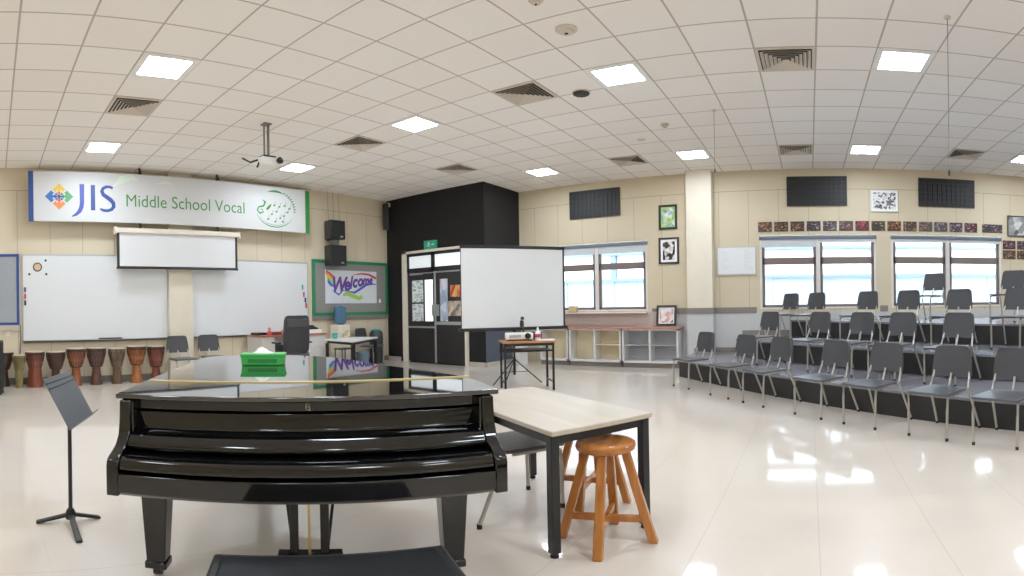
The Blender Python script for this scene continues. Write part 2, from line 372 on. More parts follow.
# exit sign
e = thing('exit_sign', 'small green running-man exit sign above the black double doors', 'exit sign', (BX, 7.9, 2.63), RR)
MB().box(-.17, .17, -.09, 0, 0, .2).build('sign_case', 'exit', e, bevel=.008)
MB().dot(-.005, .155, .014, -.093).ribbon([(-.01, .14), (-.025, .1)], .022, -.091).ribbon([(-.02, .1), (.015, .08), (.0, .045)], .012, -.091).ribbon([(-.025, .1), (-.05, .07), (-.075, .07)], .012, -.091).ribbon([(-.01, .135), (.03, .115)], .009, -.091).ribbon([(-.01, .135), (-.045, .13), (-.055, .105)], .009, -.091) \
    .build('running_figure', 'paper', e)
MB().ribbon([(.06, .1), (.11, .1)], .014, -.091).flat([(.105, .075), (.145, .1), (.105, .125)], -.093).build('arrow', 'paper', e)

# ------------------------------------------------------------------ ceiling fixtures
GX = lambda v: (v + .388) * .6
GY = lambda u: (u + .8445) * .6
lamps = {(2.5, 12.5): 'square ceiling light over the left end of the banner', (2.5, 7.5): 'square ceiling light nearest the upper left corner of the photo', (8.5, 12.5): 'square ceiling light just right of the hanging projector',
         (8.5, 7.5): 'square ceiling light between two vents in front of the black corner', (8.5, 2.5): 'large square ceiling light beside the dark round speaker, upper centre', (8.5, -2.5): 'large square ceiling light beside the top of the long hanging wire',
         (14.5, 7.5): 'small square ceiling light above the black corner wall', (14.5, 2.5): 'small square ceiling light near the cream wall pillar', (14.5, -2.5): 'square ceiling light above the gap between the right windows', (14.5, -7.5): 'square ceiling light cut by the right edge of the photo'}
first = None
for (v, u), lab in lamps.items():
    if first is None:
        first = t = thing('ceiling_light', lab, 'ceiling light', (GX(v), GY(u), H), 0, 'recessed ceiling lights')
        MB().box(-.295, .295, -.295, -.23, -.012, 0).box(-.295, .295, .23, .295, -.012, 0).box(-.295, -.225, -.23, .23, -.012, 0).box(.225, .295, -.23, .23, -.012, 0).build('light_frame', 'white', t)
        MB().box(-.225, .225, -.23, .23, -.008, -.002).build('diffuser', 'lamp', t)
    else: dup(first, (GX(v), GY(u), H), 0, lab)
vents = {(2.5, 9.5): 'square louvred air vent between the two lights above the banner', (8.5, 9.5): 'square louvred air vent right of the hanging projector', (12.5, 9.5): 'small louvred air vent just in front of the black corner wall',
         (8.5, 4.5): 'square louvred air vent left of the dark round ceiling speaker', (14.5, 4.5): 'louvred air vent in front of the wall with the left window', (8.5, -.5): 'largest louvred air vent, above the middle of the right wall',
         (14.5, -.5): 'louvred air vent over the first black wall grille of the risers', (14.5, -5.5): 'louvred air vent beside the bottom of the long hanging wire'}
first = None
for (v, u), lab in vents.items():
    if first is None:
        first = t = thing('ceiling_vent', lab, 'air vent', (GX(v), GY(u), H), 0, 'square ceiling air vents')
        MB().box(-.28, .28, -.28, .28, -.006, -.001).build('backing', 'ventd', t)
        b = MB()
        for a, c_, e_, f_ in ((-.295, .295, -.295, -.265), (-.295, .295, .265, .295), (-.295, -.265, -.265, .265), (.265, .295, -.265, .265)): b.box(a, c_, e_, f_, -.014, 0)
        b.build('vent_frame', 'vent', t)
        b = MB()
        for i in range(6):
            r0 = .25 - i * .042
            for k in range(4):
                mt = Matrix.Rotation(k * PI/2, 4, 'Z')
                b.hexa([mt @ Vector(p) for p in ((-r0, -r0, -.03), (r0, -r0, -.03), (r0, -r0 + .004, -.03), (-r0, -r0 + .004, -.03))],
                       [mt @ Vector(p) for p in ((-r0 + .03, -r0 + .03, -.004), (r0 - .03, -r0 + .03, -.004), (r0 - .03, -r0 + .034, -.004), (-r0 + .03, -r0 + .034, -.004))])
        b.build('louvres', 'vent', t)
    else: dup(first, (GX(v), GY(u), H), 0, lab)

def detector(x, y, r, name, lab, cat, m, prof=None):
    t = thing(name, lab, cat, (x, y, H))
    MB().lathe([(0, 0), (r, 0), (r, -.018), (r * .75, -.022), (r * .6, -.05), (0, -.055)], 24).build('body', m, t)
    MB().lathe([(r * .62, -.03), (r * .68, -.03), (r * .68, -.036), (r * .62, -.036)], 20).lathe([(0, -.055), (r * .18, -.055), (r * .15, -.062), (0, -.062)], 12).build('sensor', 'ventd', t)
detector(4.1, 2.03, .1, 'smoke_detector', 'round white smoke detector on the ceiling left of the large centre light', 'smoke detector', 'vent')
detector(7.2, 2.02, .06, 'smoke_detector', 'small round brown detector on the ceiling between the large centre light and the pillar', 'smoke detector', mat('detector_brown', '#b5a58f', .5))
detector(3.5, 1.99, .06, 'ceiling_sprinkler', 'small sprinkler head on the ceiling at the top centre edge', 'sprinkler', 'vent')
t = thing('ceiling_speaker', 'dark round ceiling speaker below the large centre light', 'speaker', (GX(9), GY(3.5), H))
MB().lathe([(0, 0), (.1, 0), (.1, -.03), (.085, -.04), (0, -.04)], 24).build('grille', 'ventd', t)
MB().lathe([(.1, 0), (.112, 0), (.112, -.012), (.1, -.014)], 24).build('rim', 'vent', t)
t = thing('ceiling_speaker', 'pale round ceiling disc between the brown detector and the nearest vent', 'speaker', (7.78, 2.58, H))
MB().lathe([(0, 0), (.07, 0), (.07, -.01), (.06, -.018), (0, -.018)], 24).build('grille', 'vent', t)
MB().lathe([(.07, 0), (.088, 0), (.086, -.01), (.07, -.014)], 24).build('rim', 'white', t)

# hanging wires with small microphones
for x, y, z, lab in ((4.28, -1.19, 2.43, 'long thin wire hanging from the ceiling in front of the right wall grilles'), (6.8, 1.23, 3.12, 'short thin wire hanging from the ceiling before the cream pillar')):
    t = thing('hanging_wire', lab, 'wire', (x, y, H))
    MB().tube([(0, 0, 0), (0, 0, z - H)], .0035, 6).build('cable', 'wire', t)
    MB().lathe([(0, 0), (.03, 0), (.03, -.02), (0, -.025)], 16).build('ceiling_plate', 'vent', t)
    MB().lathe([(0, z - H + .01), (.008, z - H), (.012, z - H - .03), (.008, z - H - .05), (0, z - H - .052)], 12).build('microphone', 'blackp', t)

# ceiling projector on its pole
t = thing('ceiling_projector', 'small projector on a grey pole hanging from the ceiling before the banner', 'projector', (3.63, 6.21, H))
MB().box(-.06, .06, -.06, .06, -.02, 0).tube([(-.035, 0, -.01), (-.035, 0, -.5)], .014).tube([(.03, 0, -.01), (.03, 0, -.52)], .02).build('pole', mat('pole_grey', '#77716b', .4, .5), t)
MB().box(-.08, .12, -.06, .06, -.54, -.5).tube([(-.1, 0, -.56), (-.25, .02, -.62), (-.38, 0, -.58)], .014).tube([(-.1, 0, -.56), (-.18, -.05, -.7)], .014).build('bracket', 'blackm', t)
MB().box(-.14, .16, -.13, .12, -.66, -.545).build('body', 'proj', t, bevel=.02, seg=3)
MB().lathe([(0, 0), (.045, 0), (.05, -.05), (.035, -.06), (0, -.055)], 20, (.12, -.12, -.59), 'y').build('lens', 'lens', t)

# ------------------------------------------------------------------ left wall: banner, screen, boards
t = thing('banner', 'long white hanging banner lettered JIS Middle School Vocal with blue and green ends', 'banner', (0, 9.1, 0))
MB().box(.71, 6.25, 0, .03, 2.93, 3.86).build('board', 'banner', t)
MB().box(.62, .71, -.002, .032, 2.93, 3.86).build('end_stripe', 'blue', t); MB().box(6.25, 6.36, -.002, .032, 2.93, 3.86).build('end_stripe', 'bgreen', t)
for x in (2.66, 4.22): MB().box(x - .02, x + .02, .03, .06, 2.84, H).box(x - .02, x + .02, -.02, .06, 3.86, 3.93).build('hanger', 'blackm', t)
# logo of four diamonds round a blue cross-stitch centre
cx, cz, r = 1.165, 3.385, .115
for dx, dz, mm in ((0, .13, 'yellow'), (-.14, 0, 'lgblue'), (.14, 0, 'lggreen'), (0, -.13, 'orange')):
    MB().flat([(cx + dx - r, cz + dz), (cx + dx, cz + dz - r), (cx + dx + r, cz + dz), (cx + dx, cz + dz + r)], -.002).build('logo_diamond', mm, t)
b = MB()
for k in range(8):
    a = k * PI / 4; b.ribbon([(cx + .02 * cos(a), cz + .02 * sin(a)), (cx + .085 * cos(a), cz + .085 * sin(a))], [.012, .03], -.002, .002)
b.dot(cx, cz, .028, -.005); b.build('logo_centre', 'jblue', t)
for k in range(8):
    a = k * PI / 4 + PI / 8; MB().dot(cx + .105 * cos(a), cz + .105 * sin(a), .018, -.005).build('logo_dot', 'banner', t)
MB().ribbon([(1.575, 3.625), (1.575, 3.3), (1.565, 3.2), (1.53, 3.12), (1.47, 3.06), (1.39, 3.02)], [.085, .08, .08, .075, .055, .02], -.002).build('letter_J', 'jblue2', t)
MB().ribbon([(1.775, 3.615), (1.775, 3.14)], .08, -.002).build('letter_I', 'jblue', t)
S = [(2.14, 3.565), (2.09, 3.59), (2.02, 3.59), (1.96, 3.555), (1.94, 3.5), (1.965, 3.44), (2.03, 3.395), (2.1, 3.345), (2.15, 3.285), (2.155, 3.22), (2.115, 3.165), (2.04, 3.14), (1.96, 3.145), (1.9, 3.175)]
MB().ribbon(S, [.045, .05, .055, .06, .07, .075, .08, .08, .075, .07, .06, .055, .055, .03], -.002).build('letter_S', 'jblue', t)
text('lettering', 'Middle School Vocal', .335, 'lgreen', t, (2.37, -.004, 3.235), sx=.885)
# ring of notes
b = MB(); gx, gz, ga, gb = 5.5, 3.385, .46, .38
def arc(a0, a1, w0, w1, n=18, k=1): b.ribbon([(gx + k * ga * cos(a0 + (a1 - a0) * i / n), gz + k * gb * sin(a0 + (a1 - a0) * i / n)) for i in range(n + 1)], [w0 + (w1 - w0) * sin(PI * i / n) for i in range(n + 1)], -.002)
arc(PI * 1.1, PI * 1.85, .006, .022); arc(PI * .35, PI * .62, .006, .05); arc(-.2, PI * .36, .004, .014); arc(PI * 1.15, PI * 1.75, .003, .01, k=.9)
for i in range(9):
    a = -.1 + i * .15; b.ribbon([(gx + ga * cos(a), gz + gb * sin(a)), (gx + ga * cos(a) + .05, gz + gb * sin(a) + .03)], [.03, .008], -.002)
b.ribbon([(5.2, 3.56), (5.27, 3.52), (5.23, 3.43), (5.12, 3.4), (5.08, 3.33), (5.14, 3.27), (5.22, 3.3), (5.2, 3.36), (5.14, 3.35)], [.01, .05, .04, .03, .03, .04, .03, .02, .01], -.002)
b.ribbon([(5.3, 3.36), (5.36, 3.42), (5.41, 3.48)], [.05, .06, .02], -.002)
for x, z in ((5.33, 3.16), (5.42, 3.27), (5.5, 3.12), (5.53, 3.33), (5.6, 3.44), (5.68, 3.13), (5.71, 3.25), (5.73, 3.47), (5.8, 3.34), (5.85, 3.42), (5.62, 3.2), (5.48, 3.46)):
    b.dot(x, z, .026, -.004, .02); b.ribbon([(x + .024, z), (x + .024, z + .09), (x + .05, z + .06)], .008, -.002)
b.build('music_note_ring', 'lgreen', t)
MB().ribbon([(2.15, 3.6), (2.3, 3.74), (2.5, 3.8), (2.62, 3.74)], [.02, .14, .12, .02], -.001, .001).build('leaf_motif', 'softgreen', t)
MB().ribbon([(3.0, 3.7), (3.15, 3.74), (3.3, 3.7)], [.02, .05, .01], -.001, .001).build('leaf_motif', 'softgreen', t)

t = thing('projection_screen', 'small white pull-down screen hanging below the banner on the left wall', 'projection screen', (3.42, 9.12, 2.08))
MB().box(-1.24, 1.24, -.05, .06, .66, .75).box(-1.26, -1.22, -.06, .07, .63, .77).box(1.22, 1.26, -.06, .07, .63, .77).build('housing', 'creamtrim', t, bevel=.012)
MB().box(-1.16, 1.16, -.002, .002, .04, .67).build('cloth', 'screen', t)
MB().box(-1.21, -1.16, -.003, .003, .0, .67).box(1.16, 1.21, -.003, .003, 0, .67).box(-1.21, 1.21, -.003, .003, .02, .05).build('border', 'blackp', t)
MB().tube([(-1.22, 0, .015), (1.22, 0, .015)], .016).build('bottom_bar', 'blackp', t)
for x in (-.93, .93): MB().box(x - .02, x + .02, .06, .278, .68, .72).build('wall_bracket', 'creamtrim', t)

def whiteboard(x0, x1, z0, z1, label):
    t = thing('whiteboard', label, 'whiteboard', ((x0 + x1) / 2, LW, z0)); w = (x1 - x0) / 2; h = z1 - z0
    MB().box(-w, w, -.025, -.001, 0, h).build('board', 'wb', t)
    MB().box(-w - .012, w + .012, -.03, 0, -.012, .012).box(-w - .012, w + .012, -.03, 0, h - .012, h + .012).box(-w - .012, -w + .008, -.03, 0, 0, h).box(w - .008, w + .012, -.03, 0, 0, h).build('board_frame', 'alu', t)
    MB().box(-w, w, -.09, -.025, -.02, .0).box(-w, w, -.09, -.084, -.02, .012).build('pen_tray', 'alu', t)
    return t
whiteboard(.52, 3.25, .79, 2.35, 'large left whiteboard above the row of drums')
whiteboard(3.76, 6.47, .79, 2.31, 'large right whiteboard behind the office chair and desk')
t = thing('magnet', 'round target-shaped magnet at the upper left of the left whiteboard', 'magnet', (.79, LW - .026, 2.13))
MB().lathe([(0, 0), (.085, 0), (.08, -.01), (0, -.01)], 28, ax='y').build('disc', mat('magnet_grey', '#3a3f52', .5), t)
MB().lathe([(.04, -.012), (.06, -.012), (.06, -.0125), (.04, -.0125)], 28, ax='y').lathe([(0, -.012), (.02, -.012), (.02, -.013), (0, -.013)], 16, ax='y').build('rings', 'tan', t)
for dx, dz, w in ((-.15, -.13, 'lower left of'), (.16, -.13, 'lower right of'), (.15, .12, 'upper right of')):
    o = MB().lathe([(0, 0), (.022, 0), (.02, -.012), (0, -.014)], 14, ax='y').build('magnet', 'blackp'); at(o, (.79 + dx, LW - .026, 2.13 + dz)); tag(o, 'tiny dark magnet to the %s the round target magnet' % w, 'magnet')
o = MB().box(0, .44, -.05, 0, 0, .035).build('board_eraser', 'blackp', bevel=.008); at(o, (1.9, LW - .031, .792)); tag(o, 'long black eraser on the tray of the left whiteboard', 'eraser')
for i, (z, c_, l) in enumerate(((1.72, 'navy', 'dark blue'), (1.6, 'red', 'red'), (1.48, 'blackp', 'black'))):
    o = MB().cbox(0, 0, 0, .035, .02, .09).build('board_magnet', c_, bevel=.005); at(o, (.56, LW - .036, z)); tag(o, 'small %s clip magnet down the left edge of the left whiteboard' % l, 'magnet')
for i, (x, z, c_, l) in enumerate(((6.36, 1.62, 'magenta', 'magenta'), (6.4, 1.5, 'navy', 'dark blue'), (6.42, 1.38, 'red', 'red'), (6.33, 1.78, 'teal', 'teal'))):
    o = MB().cbox(0, 0, 0, .04, .02, .11).build('board_magnet', c_, bevel=.005); at(o, (x, LW - .036, z)); tag(o, 'small %s clip magnet at the right edge of the right whiteboard' % l, 'magnet')

def pinboard(x0, x1, z0, z1, f, edge, felt, label, under=None):
    t = thing('pinboard', label, 'pinboard', ((x0 + x1) / 2, LW, z0)); w, h = (x1 - x0) / 2, z1 - z0
    MB().box(-w + f, w - f, -.025, 0, f, h - f).build('felt_panel', felt, t)
    MB().box(-w, w, -.035, 0, 0, f).box(-w, w, -.035, 0, h - f, h).box(-w, -w + f, -.035, 0, f, h - f).box(w - f, w, -.035, 0, f, h - f).build('edge_frame', edge, t)
    if under: MB().box(-w, w, -.04, 0, -.1, 0).build('ledge_or_shade_strip', under, t)
pinboard(-1.6, .455, 1.08, 2.37, .05, 'blue', 'bluefelt', 'blue-edged grey pinboard cut by the left edge of the photo', mat('ledge_grey', '#b8ab9a', .6))
pinboard(6.6, 8.88, 1.14, 2.41, .075, 'green', 'felt', 'grey felt pinboard with a green edge behind the speakers', mat('shadow_strip', '#77706a', .6))  # dark strip below the green edge is the board's shadow, built as colour
t = thing('welcome_poster', 'white poster reading Welcome in rainbow letters on the green-edged pinboard', 'poster', (6.95, LW - .026, 1.42))
MB().box(0, 1.55, -.006, 0, 0, .76).build('sheet', mat('poster_sheet', '#d9dde2', .5, var=.05, scale=4), t)
for i, (c_, o_) in enumerate((('red', 0), ('orange', .045), ('yellow', .09), ('lime', .13), ('cyan', .17), ('rblue', .205))):
    MB().ribbon([(.02 + o_ * .3, .76 - o_ * 1.1 - .03), (.16, .66 - o_ * 1.2), (.3, .58 - o_ * 1.05)], [.07, .05, .012], -.006, .001 + .0003 * i).build('rainbow_band', c_, t)
MB().ribbon([(.2, .3), (.38, .2), (.5, .3), (.62, .28), (.85, .25), (1.05, .35), (1.25, .45), (1.54, .46)], [.02, .05, .03, .012, .06, .06, .05, .02], -.006, .001).build('swoosh', 'rblue', t)
MB().ribbon([(.8, .66), (1.05, .7), (1.3, .69), (1.54, .6)], [.01, .04, .05, .06], -.006, .0005).build('swoosh', 'red', t)
MB().ribbon([(.5, .18), (.62, .24), (.75, .18), (.88, .15), (1.0, .11), (1.08, .17)], [.05, .11, .09, .1, .09, .1], -.006, .002).build('green_ribbon', 'lime', t)
def ramp_mat():
    m = Mt('rainbow_ink'); tc = m.n('ShaderNodeTexCoord'); sp = m.n('ShaderNodeSeparateXYZ'); m.l(tc.outputs['Generated'], sp.inputs[0])
    rp = m.n('ShaderNodeValToRGB'); cr = rp.color_ramp; cols = ['#2a2680', '#3a2f96', '#54379c', '#7c3d98', '#d8683c']
    cr.elements[0].color = lin(cols[0]); cr.elements[1].color = lin(cols[-1])
    for i in (1, 2, 3): cr.elements.new(i / 4).color = lin(cols[i])
    m.l(sp.outputs[2], rp.inputs[0]); m.l(rp.outputs[0], m.b.inputs['Base Color']); return m.m
ink = ramp_mat(); x = .15
for ch, sz, z, adv in (('W', .5, .26, .46), ('e', .44, .3, .2), ('l', .4, .35, .1), ('c', .4, .38, .19), ('o', .37, .41, .2), ('m', .31, .44, .24), ('e', .27, .47, .1)):
    text('letter', ch, sz, ink, t, (x, -.0105, z), shear=.25, sx=.8, bold=.018); x += adv * .83
o = MB().cbox(0, 0, 0, .06, .012, .09).build('light_switch', 'white', bevel=.006); at(o, (8.6, LW - .033, 1.47)); tag(o, 'small white switch plate right of the Welcome poster', 'switch')

# hanging loudspeakers
def loudspeaker(x, z, w, h, y, label, wires):
    t = thing('loudspeaker', label, 'loudspeaker', (x, y, z), 0)
    MB().prism([(-w/2, 0), (w/2, 0), (w/2 - .05, .3), (-w/2 + .05, .3)], 0, h).build('cabinet', 'blackp', t, bevel=.012)
    MB().box(-w/2 + .02, w/2 - .02, -.008, 0, .02, h - .02).build('grille', 'vent_black', t, bevel=.006)
    MB().cbox(w * .22, -.011, .06, .07, .004, .03).build('badge', 'steel', t)
    if wires:
        b = MB()
        for dx in (-.17, -.02, .14): b.tube([(dx, .12, h), (dx, .16, H - z)], .004, 6)
        b.build('suspension_wire', 'wire', t)
    else: MB().box(-.1, .1, .1, .2, h, h + .125).build('hanger_bracket', 'wire', t)
loudspeaker(7.09, 2.85, .42, .43, 9.05, 'upper black loudspeaker hanging on wires above the green-edged pinboard', True)
loudspeaker(7.1, 2.26, .46, .46, 9.05, 'lower black loudspeaker hanging at the top of the green-edged pinboard', False)
t = thing('wall_speaker', 'slim black column speaker high in the corner by the black wall', 'loudspeaker', (8.8, LW - .05, 3.22), -.6)
MB().box(-.07, .07, -.22, -.06, 0, .66).build('cabinet', 'blackp', t, bevel=.02)
MB().box(-.06, .06, -.226, -.22, .02, .64).build('grille', 'vent_black', t)
for z in (.1, .56): MB().tube([(0, -.06, z), (0, .05, z)], .014).build('wall_bracket', 'steel', t)
o = MB().lathe([(0, -.05), (.04, -.045), (.05, 0), (.04, .05), (0, .055)], 20).box(-.015, .015, 0, .14, -.01, .01).build('security_camera', 'white'); at(o, (8.84, LW - .14, 3.86)); tag(o, 'tiny white dome camera above the corner column speaker', 'camera')
o = MB().cbox(0, 0, 0, .09, .012, .09).build('wall_socket', 'creamtrim', bevel=.006); at(o, (.24, LW - .006, .93)); tag(o, 'cream wall socket left of the left whiteboard', 'socket')
o = MB().tube([(.47, LW - .01, 1.08), (.47, LW - .01, .78), (.45, LW - .012, .35), (.46, LW - .035, .13)], .009, 8).build('wall_cable', 'wire'); tag(o, 'thin grey cable running down the wall beside the left whiteboard', 'cable')

# ------------------------------------------------------------------ drums
def djembe(x, y, h, w, body, label, bowl=.52, foot=.62, waist=.36, dark=None):
    t = thing('djembe', label, 'drum', (x, y, 0), random.uniform(0, 3), 'drums along the left wall')
    R = w / 2; hb = h * (1 - bowl)
    p = [(R * foot * .8, 0), (R * foot, 0), (R * foot, .02), (R * (foot - .06), h * .1), (R * waist * 1.2, hb * .72), (R * waist * 1.15, hb * .95), (R * .62, hb * 1.12), (R * .85, hb + h * bowl * .42), (R * .93, h * .9), (R * .92, h - .012)]
    MB().lathe(p, 28).build('shell', body, t)
    MB().lathe([(0, h - .016), (R * .9, h - .016), (R * .94, h - .012), (R * .94, h - .006), (0, h)], 28).build('drum_skin', mat('drum_skin', '#cdb89a', .7), t)
    for z, r in ((h - .03, R), (h - .055, R * .985), (hb * 1.05, R * .6)): MB().lathe([(r - .012, z - .009), (r, z - .009), (r + .004, z), (r, z + .009), (r - .012, z + .009)], 24).build('rope_ring', dark or 'blackp', t)
    b = MB(); n = 18
    for k in range(n):
        a = 2 * PI * k / n; a2 = a + PI / n
        for q in (a2, a2 - 2 * PI / n): b.tube([(R * cos(a), R * sin(a), h - .05), (R * .93 * cos((a + q) / 2), R * .93 * sin((a + q) / 2), h * .8), (R * .64 * cos(q), R * .64 * sin(q), hb * 1.1)], .0035, 4)
    b.build('rope_lacing', dark or 'blackp', t)
dk = mat('dark_rope', '#3a2822', .8)
dw = lambda n, a, c_: wood(n, a, c_, .3)
djembe(.16, 9.19, .62, .35, dw('dark_brown_shell', '#2b1d18', '#4a2c20'), 'dark drum at the far left half hidden by the black cabinet', dark=dk)
djembe(.42, 8.95, .58, .24, dw('olive_shell', '#6a5c34', '#8b7a48'), 'slim olive-brown goblet drum, the palest of the row', bowl=.5, foot=.55, waist=.5, dark=wood('olive_rope', '#5a4c2c', '#6d5d3a'))
djembe(.7, 9.05, .63, .35, dw('red_brown_shell', '#5d2a1c', '#85402a'), 'wide red-brown drum right of the slim olive drum', dark=dk, foot=.8, waist=.6)
djembe(1.07, 9.08, .62, .35, dw('very_dark_shell', '#2f1a16', '#4b2820'), 'very dark drum partly behind the music stand desk', dark=dk)
djembe(1.43, 9.08, .67, .35, dw('orange_brown_shell', '#6d351c', '#99532c'), 'orange-brown drum just right of the music stand desk', dark=dk)
djembe(1.8, 9.1, .67, .36, dw('plum_brown_shell', '#3c2422', '#603a30'), 'plum-brown drum with smooth dark bowl, under the whiteboard eraser', dark=dk)
djembe(2.18, 9.12, .65, .32, dw('grey_brown_shell', '#3c2c20', '#6b4f38'), 'narrow grey-brown drum with carved bowl, right of the plum-brown drum', dark=wood('grey_rope', '#4a3c30', '#7d6c58'))
djembe(2.55, 9.12, .68, .36, dw('honey_brown_shell', '#7a3f20', '#a9652f'), 'tall honey-brown drum with splash-patterned stem near the piano corner', dark=dk)
djembe(2.95, 9.2, .66, .33, dw('russet_shell', '#5f2a1e', '#8a4630'), 'russet drum, last of the row, stem hidden by the piano lid', dark=dk, bowl=.6)
t = thing('amplifier_cabinet', 'black cabinet standing on the floor at the far left edge', 'amplifier', (-.18, 8.35, 0))
MB().box(-.32, .32, -.2, .2, .03, .86).build('case', 'blackp', t, bevel=.015)
MB().box(-.28, .28, -.206, -.2, .1, .66).build('grille_cloth', 'vent_black', t)
MB().box(-.28, .28, -.204, -.2, .7, .82).build('control_panel', 'blackm', t)
for x, y in ((-.25, -.15), (.25, -.15), (-.25, .15), (.25, .15)): MB().cbox(x, y, .015, .06, .06, .03).build('foot', 'rubber', t)

# ------------------------------------------------------------------ music chair (front looks along local -Y)
def make_chair(label, group):
    t = thing('music_chair', label, 'chair', (0, 0, 0), 0, group)
    # seat: shallow dished plate with rounded corners
    def rr(w0, w1, d0, d1, r, n=5):
        P = []
        for (cx_, cy_, a0) in ((w1/2 - r, d1 - r, 0), (-w1/2 + r, d1 - r, PI/2), (-w0/2 + r, d0 + r, PI), (w0/2 - r, d0 + r, 1.5*PI)):
            for i in range(n + 1): a = a0 + PI/2 * i / n; P.append((cx_ + r * cos(a), cy_ + r * sin(a)))
        return P
    MB().prism(rr(.46, .42, -.25, .19, .05), .425, .447).build('seat', 'seatp', t, bevel=.006)
    # backrest: rounded panel, slightly wider below, leaning back and gently bowed
    b = MB(); n = 8; rows = []
    zs = [0, .012, .05, .15, .25, .292, .31]; ins = [.03, .008, 0, 0, .004, .014, .05]
    for side in (0, 1):
        g = []
        for z, i_ in zip(zs, ins):
            hw = .228 - .028 * z / .31 - i_
            g.append([b.b.verts.new((hw * (2 * k / n - 1), .245 + .14 * z + (.028 if side else 0) - .022 * (1 - (2 * k / n - 1) ** 2) * -1 - .02, .53 + z)) for k in range(n + 1)])
        rows.append(g)
    F, B_ = rows; m_ = len(zs)
    for i in range(m_ - 1):
        for k in range(n):
            b.b.faces.new((F[i][k], F[i][k+1], F[i+1][k+1], F[i+1][k])); b.b.faces.new((B_[i][k+1], B_[i][k], B_[i+1][k], B_[i+1][k+1]))
        for k, fl in ((0, 0), (n, 1)):
            b.b.faces.new((F[i][k], F[i+1][k], B_[i+1][k], B_[i][k]))
    for i in (0, m_ - 1):
        for k in range(n): b.b.faces.new((F[i][k], B_[i][k], B_[i][k+1], F[i][k+1]))
    b.build('backrest', 'chairp', t, bevel=.004, smooth=50)
    for s in (-1, 1):
        lg = MB().tube([(s*.205, -.22, .02), (s*.21, -.215, .3), (s*.212, -.205, .4), (s*.205, -.16, .418), (s*.2, .12, .418)], .0125).build('leg', 'chrome', t)
        MB().lathe([(0, 0), (.015, 0), (.015, .03), (0, .03)], 12, (s*.205, -.22, 0)).build('foot_cap', 'rubber', lg)
        lg = MB().tube([(s*.245, .36, .02), (s*.222, .215, .36), (s*.212, .185, .44), (s*.205, .225, .52), (s*.19, .275, .66)], .0125).build('leg', 'chrome', t)
        MB().lathe([(0, 0), (.015, 0), (.015, .03), (0, .03)], 12, (s*.245, .36, 0)).build('foot_cap', 'rubber', lg)
    MB().tube([(-.21, .185, .43), (.21, .185, .43)], .011).build('rear_rail', 'chrome', t)
    MB().tube([(0, .185, .43), (0, .215, .5), (0, .24, .57)], .011).build('centre_strut', 'chrome', t)
    return t
g0 = 'dark grey music chairs on and before the choir risers'
chair0 = None
def chair(x, y, z, rz, label, group=None):
    global chair0
    if chair0 is None:
        chair0 = make_chair(label, group); chair0.location = (x, y, z); chair0.rotation_euler = (0, 0, rz); return chair0
    r = dup(chair0, (x, y, z), rz, label)
    if group: r['group'] = group
    return r
A45 = math.radians(-135)
def row(sums, diff, z, labels, jit=()):
    for i, (s, l) in enumerate(zip(sums, labels)):
        chair((s + diff) / 2, (s - diff) / 2, z, A45 + (jit[i] if i < len(jit) else 0), l, g0)
ordn = ['first', 'second', 'third', 'fourth', 'fifth', 'sixth', 'seventh']
row([9.62, 8.18, 7.13, 5.77, 4.73, 3.58, 2.62], 6.0, 0, ['music chair on the floor in the front row, farthest left, near the low shelves', 'music chair on the floor, second from left in the front row', 'music chair on the floor, third from left in the front row', 'music chair on the floor, middle one of the seven in the front row',
    'music chair on the floor, third from right in the front row', 'music chair on the floor, second from right in the front row', 'music chair on the floor in the front row, cut by the right edge'], (.05, .02, -.02, 0, 0, 0, 0))
row([9.27, 7.65, 6.5, 5.52, 4.33], 7.58, .3, ['music chair on the lowest riser, leftmost, before the grey wainscot', 'music chair on the lowest riser, second from left', 'music chair on the lowest riser, middle one of five', 'music chair on the lowest riser, second from right', 'music chair on the lowest riser, rightmost of its five'], (.04,))
row([10.4, 9.42, 7.72, 6.55, 5.25, 3.9], 9.3, .62, ['music chair on the middle riser, leftmost before the window', 'music chair on the middle riser, second from left before the window mullion', 'music chair on the middle riser before the pier between the two right windows', 'music chair on the middle riser, third from right, before the right window', 'music chair on the middle riser, second from right', 'music chair on the middle riser at the right edge of the photo'])
row([6.78, 4.62], 10.8, .935, ['music chair on the top riser before the right window', 'music chair on the top riser at the right edge, beside the window'])
chair(3.33, 8.78, 0, .05, 'music chair against the cream pilaster between the whiteboards', 'music chairs by the left wall')
chair(3.97, 8.85, 0, -.03, 'music chair below the left end of the right whiteboard', 'music chairs by the left wall')
chair(2.71, 1.755, 0, math.atan2(.88, .47), 'music chair pushed under the birch table beside the piano', 'music chair by the piano')
chair(7.88, 8.92, 0, .25, 'music chair behind the white table below the Welcome poster', 'music chairs by the left wall')

